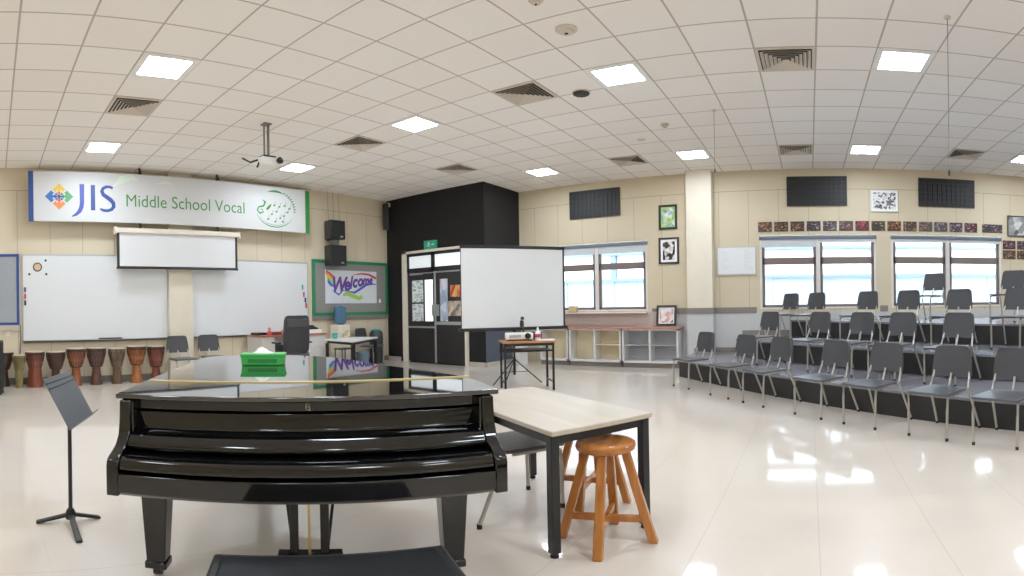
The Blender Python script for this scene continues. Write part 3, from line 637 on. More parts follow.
# ------------------------------------------------------------------ choir risers
def riser(c0, c1, z, s_end, y_end, label):
    """step whose front lies on X - Y = c0; its left end is cut at Y = y_end"""
    t = thing('choir_riser', label, 'riser', (0, 0, 0), 0, 'stepped choir risers')
    X1 = RW - .025
    pts = [(s_end[0], s_end[0] - c0)]
    pts = [(c0 + y_end, y_end), (min(X1, c1 + y_end) if c1 else X1, y_end)]
    if c1:
        if c1 + y_end > X1: pts.append((X1, X1 - c1))
        pts += [(c1 - 8.0, -8.0)]
    else: pts += [(X1, -8.0)]
    pts.append((c0 - 8.0, -8.0))
    MB().prism(pts, 0, z - .03).build('front_panel', 'riserb', t)
    MB().prism([(x - .01 if abs(x - y - c0) < 1e-6 else x, y + .01 if abs(x - y - c0) < 1e-6 and y > -7.9 else y) for x, y in pts], z - .03, z).build('deck', 'risert', t)
    return t
riser(6.55, 8.15, .3, (0, 0), 2.34 - .05, 'lowest black-fronted grey riser, behind the front row of chairs')
riser(8.15, 9.9, .62, (0, 0), 1.36, 'middle riser step with black front and grey deck')
riser(9.9, None, .935, (0, 0), .37, 'top riser step against the windows')

# ------------------------------------------------------------------ right wall fittings
def wall_r(name, label, cat, y, z, group=None): return thing(name, label, cat, (RW, y, z), RR, group)
def grille(y0, y1, z0, z1, label):
    t = wall_r('wall_grille', label, 'wall grille', (y0 + y1) / 2, z0, 'black wall grilles'); w, h = (y1 - y0) / 2, z1 - z0
    MB().box(-w, w, -.02, 0, 0, h).build('backing', 'vent_black', t)
    b = MB(); n = 12
    for i in range(n + 1): x = -w + 2 * w * i / n; b.box(x - .006, x + .006, -.035, -.02, 0, h)
    for i in range(7): z = h * i / 6; b.box(-w, w, -.03, -.02, z - .004, z + .004)
    b.build('bars', 'blackm', t)
grille(3.9, 5.08, 3.2, 3.82, 'black grille high on the wall above the left window'); grille(-.76, .42, 3.21, 3.82, 'black grille above the middle window'); grille(-3.39, -2.21, 3.22, 3.82, 'black grille above the right window')

def framed(name, y0, y1, z0, z1, label, cat, fm, fw, mtm, mw, pic, group=None, off=0, glassy=False):
    t = wall_r(name, label, cat, (y0 + y1) / 2, z0, group); t.location.x -= off; w, h = (y1 - y0) / 2, z1 - z0
    MB().box(-w, w, -.03, 0, 0, fw).box(-w, w, -.03, 0, h - fw, h).box(-w, -w + fw, -.03, 0, fw, h - fw).box(w - fw, w, -.03, 0, fw, h - fw).build('picture_frame', fm, t)
    MB().box(-w + fw, w - fw, -.015, 0, fw, h - fw).build('mat_board', mtm, t)
    MB().box(-w + fw + mw, w - fw - mw, -.018, -.015, fw + mw, h - fw - mw).build('picture', pic, t)
    return t
framed('framed_picture', 2.66, 3.05, 2.83, 3.35, 'black-framed colourful abstract picture, upper one left of the pillar', 'picture', 'blackp', .045, 'lime', .015, picture('abstract_colours', [(.2, '#4f7fc4'), (.38, '#7fb36a'), (.5, '#d9d25a'), (.62, '#7ab0d8'), (.8, '#e7ecd8')], 12))
framed('framed_picture', 2.63, 3.06, 2.11, 2.66, 'black-framed dark flower photograph, lower one left of the pillar', 'picture', 'blackp', .04, 'white', .045, picture('flower_photo', [(.3, '#1c1a1d'), (.48, '#3a2c30'), (.56, '#c9bfc0'), (.8, '#efe9e6')], 13))
t = framed('framed_picture', -.21, .21, 0, .42, 'black-framed pinkish picture leaning on the low shelf worktop', 'picture', 'blackp', .045, 'white', .02, picture('pink_picture', [(.25, '#7a3f40'), (.42, '#d8a9a2'), (.55, '#efe2da'), (.8, '#cfd0d2')], 10))
t.location = (10.14, 2.88, .842); t.rotation_euler = (math.radians(-8), 0, RR)
framed('group_portrait', -1.79, -1.23, 3.09, 3.54, 'pale framed sheet of many small portraits between the two right grilles', 'picture', 'mull', .02, 'white', .03, picture('portrait_grid', [(.3, '#4a4a4c'), (.46, '#7d7d7f'), (.55, '#d8d8d6'), (.8, '#e8e8e6')], 26))
t = wall_r('whiteboard', 'small whiteboard with faint ruled writing right of the pillar', 'whiteboard', 1.45, 1.86)
MB().box(-.38, .38, -.02, 0, 0, .55).build('board', 'wb', t)
MB().box(-.39, .39, -.026, 0, -.02, .008).box(-.39, .39, -.026, 0, .54, .56).box(-.39, -.375, -.026, 0, 0, .55).box(.375, .39, -.026, 0, 0, .55).build('board_frame', 'alu', t)
rd = random.Random(3)
for k in range(2):
    b = MB()
    for i in range(9):
        z = .47 - i * .045; x0 = -.3 + k * .45; b.ribbon([(x0, z), (x0 + rd.uniform(.06, .2), z)], .008, -.02)
    b.build('ink_writing', 'faint', t)
sets = [('warm red', ['#2a1512', '#7a2f20', '#d0a050', '#3a1a14']), ('orange and black', ['#14100e', '#3a1c14', '#e0a050', '#1a1210']), ('brown', ['#2c1a16', '#6a3a2c', '#c79a78', '#3a2420']), ('dark', ['#1c1416', '#43303a', '#b09aa0', '#241a1e']), ('plum', ['#24181e', '#5a3a48', '#c0a6b0', '#2a1c22']), ('maroon', ['#2a1418', '#6a2c38', '#c79aa0', '#2c181c']), ('red', ['#2a0f14', '#9a2c38', '#b8404c', '#2a1418']), ('olive', ['#1c1812', '#4f4430', '#b09a78', '#28201a'])]
def pm(i):
    c_ = sets[i % len(sets)][1]; return picture('choir_photo', [(.3, c_[0]), (.52, c_[3]), (.68, c_[1]), (.86, c_[2])], 32, (1, 1, 1.6), seed=i)
nth = ['first', 'second', 'third', 'fourth', 'fifth', 'sixth', 'seventh', 'eighth', 'ninth', 'tenth', 'eleventh', 'twelfth', 'thirteenth', 'fourteenth']
def photo(y, z, w, h, i, label):
    t = wall_r('choir_photo', label, 'photo', y, z, 'choir photographs on the right wall')
    MB().box(-w/2, w/2, -.012, 0, 0, h).build('mount', 'blackp', t)
    MB().box(-w/2 + .008, w/2 - .008, -.015, -.012, .008, h - .008).build('print', pm(i), t)
tones = ['gold and red', 'orange on black', 'brown', 'dark violet', 'plum', 'maroon', 'bright red', 'olive and tan', 'reddish dark', 'dark with pale figures', 'brown and cream', 'dusky', 'plum and brown', 'dark maroon']
for i in range(14): photo(.87 - .322 * i, 2.7, .275, .2, i, '%s choir photo, %s from the left in the strip above the windows' % (tones[i], nth[i]))
photo(-3.79, 2.71, .45, .18, 3, 'widest choir photo, at the right end of the strip above the windows')
for (y, z, i, l) in ((-4.17, 2.37, 5, 'upper left'), (-4.17, 2.16, 2, 'lower left'), (-4.5, 2.37, 4, 'upper right'), (-4.5, 2.16, 9, 'lower right')):
    photo(y, z, .29, .185, i, '%s photo of the block of four beside the right window' % l)
framed('framed_picture', -4.78, -4.13, 2.65, 3.1, 'grey monochrome picture cut by the right edge of the photo', 'picture', 'blackm', .02, 'midgrey', .01, picture('monochrome_picture', [(.25, '#4a4a4a'), (.45, '#8a8a88'), (.6, '#c9c9c6'), (.8, '#6f6f6e')], 6))

struct(MB().box(RW - .05, RW - .021, 1.36, 1.89, .3, .4).box(RW - .29, RW - .262, 1.89, 2.28, .3, .4).build('sheen_panel0', 'band'))
struct(MB().box(RW - .05, RW - .021, .4, 1.35, .62, .74).build('sheen_panel1', 'band'))
# low open shelves under the left window
def shelf_unit(y0, y1, mid, inner, label, n=2, half=None):
    """local x runs to the right in view"""
    w = (y1 - y0); t = thing('shelf_unit', label, 'shelf', (9.9, y1, 0), RR, 'low open shelf units under the left window')
    D = RW - 9.9 - .055
    b = MB().box(0, .035, 0, D, .1, .79).box(w - .035, w, 0, D, .1, .79).box(0, w, 0, D, .1, .14).box(0, w, 0, D, .76, .79)
    for k in range(1, n): x = w * k / n; b.box(x - .018, x + .018, 0, D, .14, .76)
    b.build('carcass', 'lightgrey', t, bevel=.002)
    MB().box(.035, w - .035, D - .012, D, .14, .76).build('back_panel', inner, t)
    for k in (half if half is not None else []): MB().box(w * k / n + .02, w * (k + 1) / n - .02, .04, D - .012, .45, .47).build('inner_shelf', inner, t)
    MB().box(0, w, .05, D, 0, .1).build('plinth', 'base', t)
shelf_unit(5.0, 5.68, None, 'cabcream', 'cream low shelf unit showing between the small table and the screen edge', 1)
shelf_unit(3.79, 4.97, None, 'cabcream', 'low shelf unit with cream inside, left of the grey one', 2, [1])
shelf_unit(2.58, 3.76, None, 'midgrey', 'low shelf unit with grey inside, beside the risers', 2, [0, 1])
tag(MB().box(9.86, RW - .052, 2.53, 5.7, .792, .835).build('worktop', 'redwood', bevel=.006), 'long reddish wooden worktop over the low shelf units', 'worktop')
t = thing('pencil_box', 'small wooden pencil holder on the window sill beside the screen', 'pencil holder', (10.2, 5.0, 1.133), RR)
MB().box(-.09, .09, -.05, .05, 0, .012).box(-.09, .09, -.05, -.04, 0, .14).box(-.09, .09, .04, .05, 0, .14).box(-.09, -.08, -.04, .04, 0, .14).box(.08, .09, -.04, .04, 0, .14).box(-.005, .005, -.04, .04, 0, .14).build('box', 'tan', t)
for i, x in enumerate((-.05, -.02, .03, .06)): MB().tube([(x, 0, .02), (x + .01, .01, .2)], .005, 6).build('pencil', 'yellow' if i % 2 else 'tan', t)
struct(MB().box(RW - .2, RW, 3.3, 5.7, 1.11, 1.132).build('trim_9', 'creamtrim'))
t = thing('storage_bin', 'pale grey storage bin by the black corner behind the small table', 'bin', (9.75, 6.1, 0), -.3)
MB().prism([(-.14, -.1), (.14, -.1), (.14, .1), (-.14, .1)], 0, .38).build('tub', 'lightgrey', t, bevel=.015)
MB().box(-.155, .155, -.115, .115, .38, .41).build('lid', 'white', t, bevel=.01)

# ------------------------------------------------------------------ tripod screen
t = thing('tripod_screen', 'large white projection screen on a black tripod before the double doors', 'projection screen', (7.205, 4.605, 0), math.atan2(-1.15, 1.39))
w = .902
MB().box(-w + .012, w - .035, -.003, .003, .95, 2.24).build('cloth', 'screen', t)
MB().box(-w, -w + .012, -.004, .004, .93, 2.26).box(w - .035, w, -.004, .004, .93, 2.26).box(-w, w, -.004, .004, 2.24, 2.27).build('border', 'blackp', t)
MB().box(-w - .01, w + .01, -.02, .02, 2.265, 2.295).build('top_bar', 'blackm', t, bevel=.006)
MB().box(-w - .04, w + .04, -.03, .04, .895, .95).build('roller_case', 'blackm', t, bevel=.012)
MB().tube([(0, .06, .3), (0, .06, 2.28)], .016).tube([(0, .06, 2.27), (0, 0, 2.28)], .012).box(-.03, .03, .02, .08, .88, .96).build('pole', 'blackm', t)
for a in (PI * .5, PI * 1.12, PI * 1.88): MB().tube([(0, .06, .42), (.45 * cos(a), .06 + .45 * sin(a), .015)], .011).tube([(0, .06, .2), (.24 * cos(a), .06 + .24 * sin(a), .21)], .006, 6).build('leg', 'blackm', t)
MB().tube([(0, .06, .15), (0, .06, .45)], .022).build('hub', 'blackm', t)

# small wooden table in front of the screen
t = thing('side_table', 'small orange-topped table with black legs before the tripod screen', 'table', (6.85, 4.17, 0), math.radians(-47.8))
MB().box(-.405, .405, -.26, .26, .735, .765).build('table_top', 'woodtop', t, bevel=.006)
for sx in (-1, 1):
    for sy in (-1, 1): MB().box(sx*.37 - .016, sx*.37 + .016, sy*.21 - .016, sy*.21 + .016, 0, .735).build('leg', 'blackm', t)
MB().box(-.36, .36, -.225, -.2, .6, .62).box(-.36, .36, -.225, -.2, .69, .735).box(-.36, .36, .2, .225, .6, .62).box(-.38, -.36, -.2, .2, .6, .62).box(.36, .38, -.2, .2, .6, .62).build('rail', 'blackm', t)
for x in (-.37, .37): MB().box(x - .01, x + .01, -.2, .2, .12, .14).build('foot_rail', 'blackm', t)
MB().box(-.35, .35, -.2, .2, .615, .625).build('wire_shelf', 'blackm', t)
TT = Matrix.Translation((6.85, 4.17, 0)) @ Matrix.Rotation(math.radians(-47.8), 4, 'Z')
def ontable(x, y, z=.766): return tuple(TT @ Vector((x, y, z)))
t = thing('projector', 'white desktop projector on the small orange-topped table', 'projector', ontable(-.12, -.02), math.radians(-52))
MB().prism([(-.21, -.12), (.19, -.12), (.21, -.08), (.21, .12), (-.21, .12)], .02, .12).build('body', 'proj', t, bevel=.02, seg=3)
MB().lathe([(0, 0), (.045, 0), (.045, -.03), (.03, -.035), (0, -.03)], 20, (.12, -.12, .075), 'y').build('lens', 'lens', t)
MB().box(-.19, .19, -.1, .1, 0, .02).build('base', mat('projector_base', '#5a2f26', .5), t)
MB().box(-.16, .02, -.124, -.118, .05, .095).build('vent_slots', 'midgrey', t)
t = thing('document_camera', 'black document camera standing up behind the desktop projector', 'camera', ontable(-.02, .19), -.6)
MB().lathe([(0, 0), (.07, 0), (.07, .015), (.02, .03), (0, .03)], 20).build('base', 'blackp', t)
MB().tube([(0, 0, .02), (.01, 0, .16), (-.02, 0, .24)], .016).build('arm', 'blackp', t)
MB().lathe([(0, -.06), (.03, -.05), (.035, 0), (.03, .05), (0, .06)], 16, (-.015, 0, .25)).lathe([(0, -.03), (.028, -.02), (.03, 0), (.028, .02), (0, .03)], 14, (-.005, 0, .335)).build('head', 'blackp', t)
o = MB().box(-.07, .07, -.05, .05, 0, .12).box(-.07, .07, -.052, -.05, .04, .09).build('box', 'navy', bevel=.004); at(o, ontable(.2, .16), -.8); tag(o, 'dark blue box between projector and white bottle', 'box')
t = thing('spray_bottle', 'white bottle with red label on the small orange-topped table', 'bottle', ontable(.19, .04))
MB().lathe([(0, 0), (.042, 0), (.045, .01), (.045, .11), (.04, .125), (.018, .14), (.016, .155), (0, .155)], 20).build('body', 'white', t)
MB().lathe([(.0455, .035), (.046, .035), (.046, .09), (.0455, .09)], 20).build('label_band', 'red', t)
MB().lathe([(0, .15), (.02, .15), (.018, .175), (.01, .18), (.009, .2), (0, .2)], 14).build('cap', 'white', t)
o = MB().box(-.13, .12, -.09, .09, 0, .008).box(-.1, .14, -.07, .08, .008, .014).build('paper_sheets', 'paper'); at(o, ontable(.27, -.12), -.75); tag(o, 'loose white papers at the right end of the small table', 'paper')

# ------------------------------------------------------------------ desk corner on the left
t = thing('teacher_desk', 'teacher desk with reddish top and pale drawers under the right whiteboard', 'desk', (5.6, 8.95, 0))
MB().box(-.73, .82, -.32, .32, .77, .8).build('desk_top', 'desk_top', t, bevel=.005)
MB().box(-.71, -.42, -.3, .3, .03, .77).build('pedestal', mat('pedestal_grey', '#c4beb6', .5), t, bevel=.004)
p = MB().box(.4, .8, -.29, .3, .03, .77).build('pedestal', 'lightgrey', t, bevel=.004)
for z0, z1 in ((.06, .28), (.29, .51), (.52, .74)):
    dr = MB().box(.42, .78, -.305, -.29, z0, z1).build('drawer', 'lightgrey', p, bevel=.004)
MB().box(-.42, .4, .26, .29, .25, .77).build('modesty_panel', 'lightgrey', t)
t = thing('desktop_computer', 'black computer tower under the teacher desk left of the office chair', 'computer', (5.33, 8.92, 0))
MB().box(-.12, .12, -.22, .22, .02, .6).box(-.1, .1, -.2, .2, 0, .02).build('case', 'blackp', t, bevel=.01)
MB().box(-.1, .1, -.226, -.22, .06, .56).build('front_mesh', 'vent_black', t)
t = thing('office_chair', 'black high-backed office chair turned to the teacher desk', 'chair', (5.14, 7.95, 0), math.radians(-8))
b = MB(); n = 8; G = []
for side in (0, 1):
    g = []
    for z, i_, y in ((.52, .04, -.2), (.55, .005, -.21), (.75, 0, -.235), (.95, 0, -.24), (1.1, .01, -.25), (1.165, .03, -.26), (1.19, .07, -.263)):
        hw = .245 - i_; g.append([b.b.verts.new((hw * (2*k/n - 1), y + (.07 if side else 0) + .04 * (2*k/n - 1) ** 2, z)) for k in range(n + 1)])
    G.append(g)
for i in range(6):
    for k in range(n): b.b.faces.new((G[0][i][k], G[0][i][k+1], G[0][i+1][k+1], G[0][i+1][k])); b.b.faces.new((G[1][i][k+1], G[1][i][k], G[1][i+1][k], G[1][i+1][k+1]))
    for k in (0, n): b.b.faces.new((G[0][i][k], G[0][i+1][k], G[1][i+1][k], G[1][i][k]))
for i in (0, 6):
    for k in range(n): b.b.faces.new((G[0][i][k], G[1][i][k], G[1][i][k+1], G[0][i][k+1]))
b.build('backrest', mat('black_mesh_fabric', '#222224', .7, bump=.2, scale=20), t, smooth=60)
MB().box(-.21, .21, -.262, -.205, .97, 1.13).build('head_pad', mat('grey_black_fabric', '#333336', .7), t, bevel=.02)
MB().box(-.25, .25, -.2, .27, .43, .51).build('seat', 'chairp', t, bevel=.03, seg=3)
for s in (-1, 1): MB().tube([(s*.25, .05, .45), (s*.31, .05, .5), (s*.31, .05, .68)], .015).box(s*.31 - .035, s*.31 + .035, -.1, .18, .68, .71).build('armrest', 'blackp', t)
MB().tube([(0, 0, .1), (0, 0, .43)], .028).build('gas_column', 'blackm', t)
b = MB()
for k in range(5):
    a = 2*PI*k/5; b.tube([(0, 0, .11), (.28 * cos(a), .28 * sin(a), .075)], .018)
b.build('star_base', 'blackp', t)
for k in range(5):
    a = 2*PI*k/5; MB().lathe([(0, -.02), (.03, -.02), (.03, .02), (0, .02)], 14, (.28 * cos(a), .28 * sin(a), .03), 'x').build('caster', 'rubber', t)
def box_thing(name, label, cat, loc, sx, sy, sz, m, rz=0, bev=.005):
    o = MB().box(-sx/2, sx/2, -sy/2, sy/2, 0, sz).build(name, m, bevel=bev); at(o, loc, rz); return tag(o, label, cat)
box_thing('desk_tray', 'flat black tray at the left end of the teacher desk', 'tray', (5.02, 8.95, .802), .28, .26, .05, 'blackp')
t = thing('figurine', 'small pink and red figurine on the teacher desk', 'figurine', (5.12, 8.75, .802))
MB().lathe([(0, 0), (.05, 0), (.055, .04), (.035, .08), (0, .09)], 18).build('body', 'red', t); MB().lathe([(0, .08), (.025, .09), (.032, .12), (.022, .15), (0, .155)], 16).build('head', 'pink', t)
box_thing('red_box', 'low dark red case on the teacher desk right of the figurine', 'case', (5.28, 8.82, .802), .22, .16, .06, mat('dark_red', '#7a2a2c', .5))
box_thing('pink_pouch', 'small pink pouch on the teacher desk beside the office chair back', 'pouch', (5.52, 8.8, .802), .15, .1, .09, 'pink')
box_thing('paper_stack', 'white stack of paper on the right end of the teacher desk', 'paper stack', (6.21, 8.9, .802), .36, .3, .07, 'paper')
t = thing('tape_dispenser', 'black tape dispenser on the white paper stack', 'tape dispenser', (6.26, 8.9, .873))
MB().prism([(-.11, 0), (.12, 0), (.12, .03), (.04, .06), (-.02, .1), (-.09, .1), (-.11, .05)], -.035, .035, 'y').build('body', 'blackp', t, bevel=.006)
MB().lathe([(0, -.015), (.03, -.015), (.03, .015), (0, .015)], 18, (-.045, 0, .085), 'y').build('tape_roll', 'creamtrim', t)
t = thing('water_dispenser', 'cream water dispenser with upturned blue bottle below the pinboard', 'water dispenser', (7.2, 9.17, 0))
MB().box(-.16, .16, -.16, .16, .02, .94).build('cabinet', 'dispenser', t, bevel=.015)
MB().box(-.12, .12, -.165, -.16, .5, .78).build('tap_recess', 'lightgrey', t)
for x in (-.05, .05): MB().tube([(x, -.165, .72), (x, -.2, .72), (x, -.2, .68)], .012).build('tap', 'blue' if x < 0 else 'red', t)
MB().lathe([(0, .93), (.05, .93), (.1, .955), (.135, .975), (.14, 1.04), (.13, 1.12), (.14, 1.16), (.13, 1.22), (.14, 1.28), (.13, 1.34), (.08, 1.37), (0, 1.37)], 28).build('bottle', 'bottleblue', t)
MB().box(-.14, .14, -.14, .14, 0, .02).build('foot', 'blackp', t)

# pale table with dark legs in the corner
t = thing('corner_table', 'pale-topped table with black legs in front of the water dispenser', 'table', (0, 0, 0))
pl = [(6.14, 7.45), (7.4, 8.14), (7.12, 8.6), (6.2, 8.42)]
MB().prism(pl, .66, .69).build('table_top', 'lightgrey', t, bevel=.004)
cxm, cym = sum(p[0] for p in pl)/4, sum(p[1] for p in pl)/4; ins = [(cxm + (x - cxm)*.9, cym + (y - cym)*.9) for x, y in pl]
MB().prism(ins, .61, .66).build('apron', 'blackm', t)
for x, y in ins: MB().cbox(x, y, .305, .05, .05, .61).build('leg', 'blackm', t)
t = thing('cup', 'teal cup on the left of the pale corner table', 'cup', (6.44, 8.38, .691)); MB().lathe([(.02, 0), (.05, 0), (.06, .11), (.055, .11), (.045, .01)], 18).build('bowl', 'teal', t); MB().tube([(.058, 0, .09), (.09, 0, .08), (.09, 0, .04), (.05, 0, .03)], .007, 6).build('handle', 'teal', t)
t = thing('photo_card', 'small beige standing card on the pale corner table', 'card', (6.74, 8.38, .691), -.5); MB().box(-.07, .07, -.006, .006, 0, .16).build('card', picture('card_print', [(.3, '#8a7a5a'), (.5, '#cdbd94'), (.8, '#e0d6b8')], 9), t); MB().box(-.03, .03, .006, .06, 0, .01).build('stand', 'tan', t)
t = thing('low_stool', 'low dark stool with thin legs below the pale corner table', 'stool', (6.97, 8.77, 0), .05)
MB().box(-.17, .17, -.14, .14, .42, .45).build('seat', mat('dark_seat', '#4a3a32', .5), t, bevel=.008)
for sx in (-1, 1):
    for sy in (-1, 1): MB().tube([(sx*.15, sy*.12, 0), (sx*.14, sy*.11, .42)], .012).build('leg', 'blackm', t)
t = thing('waste_bin', 'black bin with teal cloth on top in the corner by the black wall', 'bin', (8.24, 9.12, 0))
MB().lathe([(0, 0), (.15, 0), (.165, .55), (.16, .7), (.13, .76), (0, .77)], 28).build('tub', mat('dark_grey_plastic', '#2e3033', .5), t)
MB().lathe([(0, .765), (.11, .765), (.13, .78), (.08, .81), (0, .815)], 20).build('cloth', 'teal', t)
t = thing('waste_basket', 'small blue-grey waste basket under the pale corner table', 'bin', (7.38, 8.62, 0))
MB().lathe([(0, .01), (.12, .0), (.15, .34), (.14, .34), (.11, .02)], 24).build('tub', 'bluebin', t); MB().lathe([(.14, .33), (.16, .33), (.16, .35), (.14, .35)], 24).build('rim', 'bluebin', t)

# ------------------------------------------------------------------ grand piano; local x to the right, y away from the camera
KA = math.radians(-35.35); KX, KY = 1.05, 1.50
t = thing('grand_piano', 'black lacquered grand piano, closed lid, keyboard side to the camera', 'piano', (KX, KY, 0), KA)
OUT = [(-.8, 0), (-.815, .7), (-.82, 1.5), (-.79, 1.72), (-.7, 1.85), (-.5, 1.91), (-.25, 1.9), (-.04, 1.81), (.12, 1.67), (.25, 1.46), (.35, 1.22), (.46, 1.0), (.58, .8), (.68, .58), (.73, .4), (.745, .2), (.745, 0)]
def smooth_poly(P, keep=2, it=2):
    for _ in range(it):
        Q = [P[0]]
        for i in range(len(P) - 1):
            a, c_ = P[i], P[i+1]
            Q += [(a[0]*.75 + c_[0]*.25, a[1]*.75 + c_[1]*.25), (a[0]*.25 + c_[0]*.75, a[1]*.25 + c_[1]*.75)]
        Q.append(P[-1]); P = Q
    return P
OUT = smooth_poly(OUT); F0 = .165; HN = .42
def clip(P, y, above):
    R_ = []
    for i in range(len(P)):
        a, c_ = P[i], P[(i+1) % len(P)]; ia, ic = (a[1] >= y) == above, (c_[1] >= y) == above
        if ia: R_.append(a)
        if ia != ic: k = (y - a[1]) / (c_[1] - a[1]); R_.append((a[0] + k*(c_[0] - a[0]), y))
    return R_
sh = lambda P, k=1, oy=0: [(x*k, y*k + F0 + oy) for x, y in P]
MB().prism(sh(clip(OUT, HN + .002, True)), .936, .958).build('lid', 'lid', t, bevel=.005)
MB().prism(sh(clip(OUT, HN - .002, False)), .936, .958).build('lid_front_flap', 'lid', t, bevel=.005)
MB().box(-.79, .745, F0 + HN - .012, F0 + HN + .012, .957, .9625).build('lid_hinge', 'brass', t)
case = [(x*.955, F0 + .12 + y*.93) for x, y in OUT]
MB().prism(case, .6, .936).build('case', 'lacq', t)
L_, R_ = -.775, .715
MB().box(L_ + .05, R_ - .05, .2, .3, .893, .936).build('front_rail', 'lacq', t, bevel=.003)
MB().prism([(.197, .886), (.193, .822), (.186, .812), (.16, .808), (.13, .798), (.108, .78), (.098, .758), (.1, .744), (.11, .738), (.3, .738), (.3, .886)], L_ + .052, R_ - .052, 'x').build('fallboard', 'lacq', t, bevel=.004)
MB().prism([(.09, .728), (.04, .728), (.018, .718), (.01, .7), (.01, .676), (.03, .672), (.25, .672), (.25, .728)], L_ + .05, R_ - .05, 'x').build('key_slip', 'lacq', t, bevel=.004)
MB().prism([(.002, .662), (0, .585), (.02, .567), (.5, .567), (.5, .662)], L_ + .002, R_ - .002, 'x').build('keybed', 'lacq', t, bevel=.004)
CH = [(-.002, .566), (-.004, .69), (.004, .715), (.022, .73), (.06, .742), (.1, .762), (.128, .795), (.138, .84), (.142, .87), (.146, .935), (.3, .935), (.3, .566)]
for a, c_ in ((L_, L_ + .05), (R_ - .05, R_)): MB().prism(CH, a, c_, 'x').build('arm', 'lacq', t, bevel=.006)
for x in (L_ + .056, R_ - .056): MB().cbox(x, .185, .833, .008, .07, .195).build('cheek_block', 'lacq', t)
b = MB().ribbon([(-.008, .0), (-.008, .022)], .005).ribbon([(-.008, .022), (.005, .022), (.005, .012), (-.006, .011)], .004).ribbon([(-.002, .0), (.009, -.003)], .004).ribbon([(.005, .012), (.008, .0)], .004)
o = b.build('emblem', mat('emblem_silver', '#8d8676', .4, .6), t); o.location = (-.02, .196, .903)
def pleg(x, y, z1):
    l = MB().hexa([(x - .042, y - .042, .06), (x + .042, y - .042, .06), (x + .042, y + .042, .06), (x - .042, y + .042, .06)], [(x - .065, y - .065, z1), (x + .065, y - .065, z1), (x + .065, y + .065, z1), (x - .065, y + .065, z1)]).box(x - .05, x + .05, y - .05, y + .05, .05, .09).build('leg', 'lacq', t, bevel=.005)
    MB().lathe([(0, -.018), (.028, -.018), (.028, .018), (0, .018)], 18, (x, y, .028), 'x').box(x - .025, x + .025, y - .012, y + .012, .045, .055).build('caster', 'blackm', l)
pleg(-.7, .41, .567); pleg(.6, .41, .567); pleg(-.33, 1.55, .6)
ly = MB().box(-.115, -.075, .45, .485, .1, .57).box(.02, .06, .45, .485, .1, .57).box(-.17, .12, .42, .52, .08, .13).build('pedal_lyre', 'lacq', t, bevel=.004)
MB().tube([(-.028, .46, .1), (-.028, .46, .57)], .006, 8).build('pedal_rod', 'gold', ly)
for s, x0, x1 in ((-1, -.1, -.17), (1, .05, .12)): MB().tube([(x0, .5, .12), (x1, .78, .59)], .008, 8).build('brace_rod', 'blackm', ly)
for x in (-.1, -.03, .04): MB().box(x - .014, x + .014, .33, .44, .06, .075).build('pedal', 'gold', ly, bevel=.005)
# bench
BV = Vector((KX, KY, 0)) + Matrix.Rotation(KA, 3, 'Z') @ Vector((.037, .02, 0))
bt = thing('piano_bench', 'black leather piano bench in front of the piano', 'bench', BV, KA + .04)
MB().box(-.36, .36, -.62, -.245, .4, .46).build('frame', 'lacq', bt, bevel=.006)
MB().box(-.36, .36, -.62, -.245, .46, .482).build('seat_edge', 'blackm', bt, bevel=.01)
MB().box(-.335, .335, -.6, -.262, .455, .487).build('cushion', 'leather', bt, bevel=.012, seg=3)
for sx in (-.31, .31):
    for y in (-.58, -.29): MB().hexa([(sx - .018, y - .018, 0), (sx + .018, y - .018, 0), (sx + .018, y + .018, 0), (sx - .018, y + .018, 0)], [(sx - .028, y - .028, .4), (sx + .028, y - .028, .4), (sx + .028, y + .028, .4), (sx - .028, y + .028, .4)]).build('leg', 'lacq', bt)
# tissue box on the lid
KT = Matrix.Translation((KX, KY, 0)) @ Matrix.Rotation(KA, 4, 'Z')
p = KT @ Vector((-.31, F0 + 1.22, .9585))
t = thing('tissue_box', 'bright green tissue box on the piano lid', 'tissue box', p, KA - .03)
b = MB(); Pz = [(-.135, -.065), (.135, -.065), (.135, .065), (-.135, .065)]
MB().hexa([(x*.95, y*.95, 0) for x, y in Pz], [(x, y, .066) for x, y in Pz]).build('box', 'tissuegreen', t, bevel=.006)
MB().box(-.138, .138, -.067, .067, .054, .072).build('rim', 'tissuegreen', t, bevel=.004)
MB().box(-.09, .09, -.0645, -.062, .016, .04).build('front_slot', 'tissuedark', t)
b = MB(); rd = random.Random(5); ctr = b.b.verts.new((-.01, 0, .112)); R1 = []
for k in range(12):
    a = 2*PI*k/12; R1.append([b.b.verts.new((-.01 + (.022 + .012 * (k % 2)) * cos(a),   .016 * sin(a), .09 + rd.uniform(-.008, .012))), b.b.verts.new(((.07 - .02 * (k % 2)) * cos(a), .03 * sin(a), .0715))])
for k in range(12):
    q = (k + 1) % 12; b.b.faces.new((ctr, R1[k][0], R1[q][0])); b.b.faces.new((R1[k][0], R1[k][1], R1[q][1], R1[q][0]))
b.build('tissue', 'tissue', t)

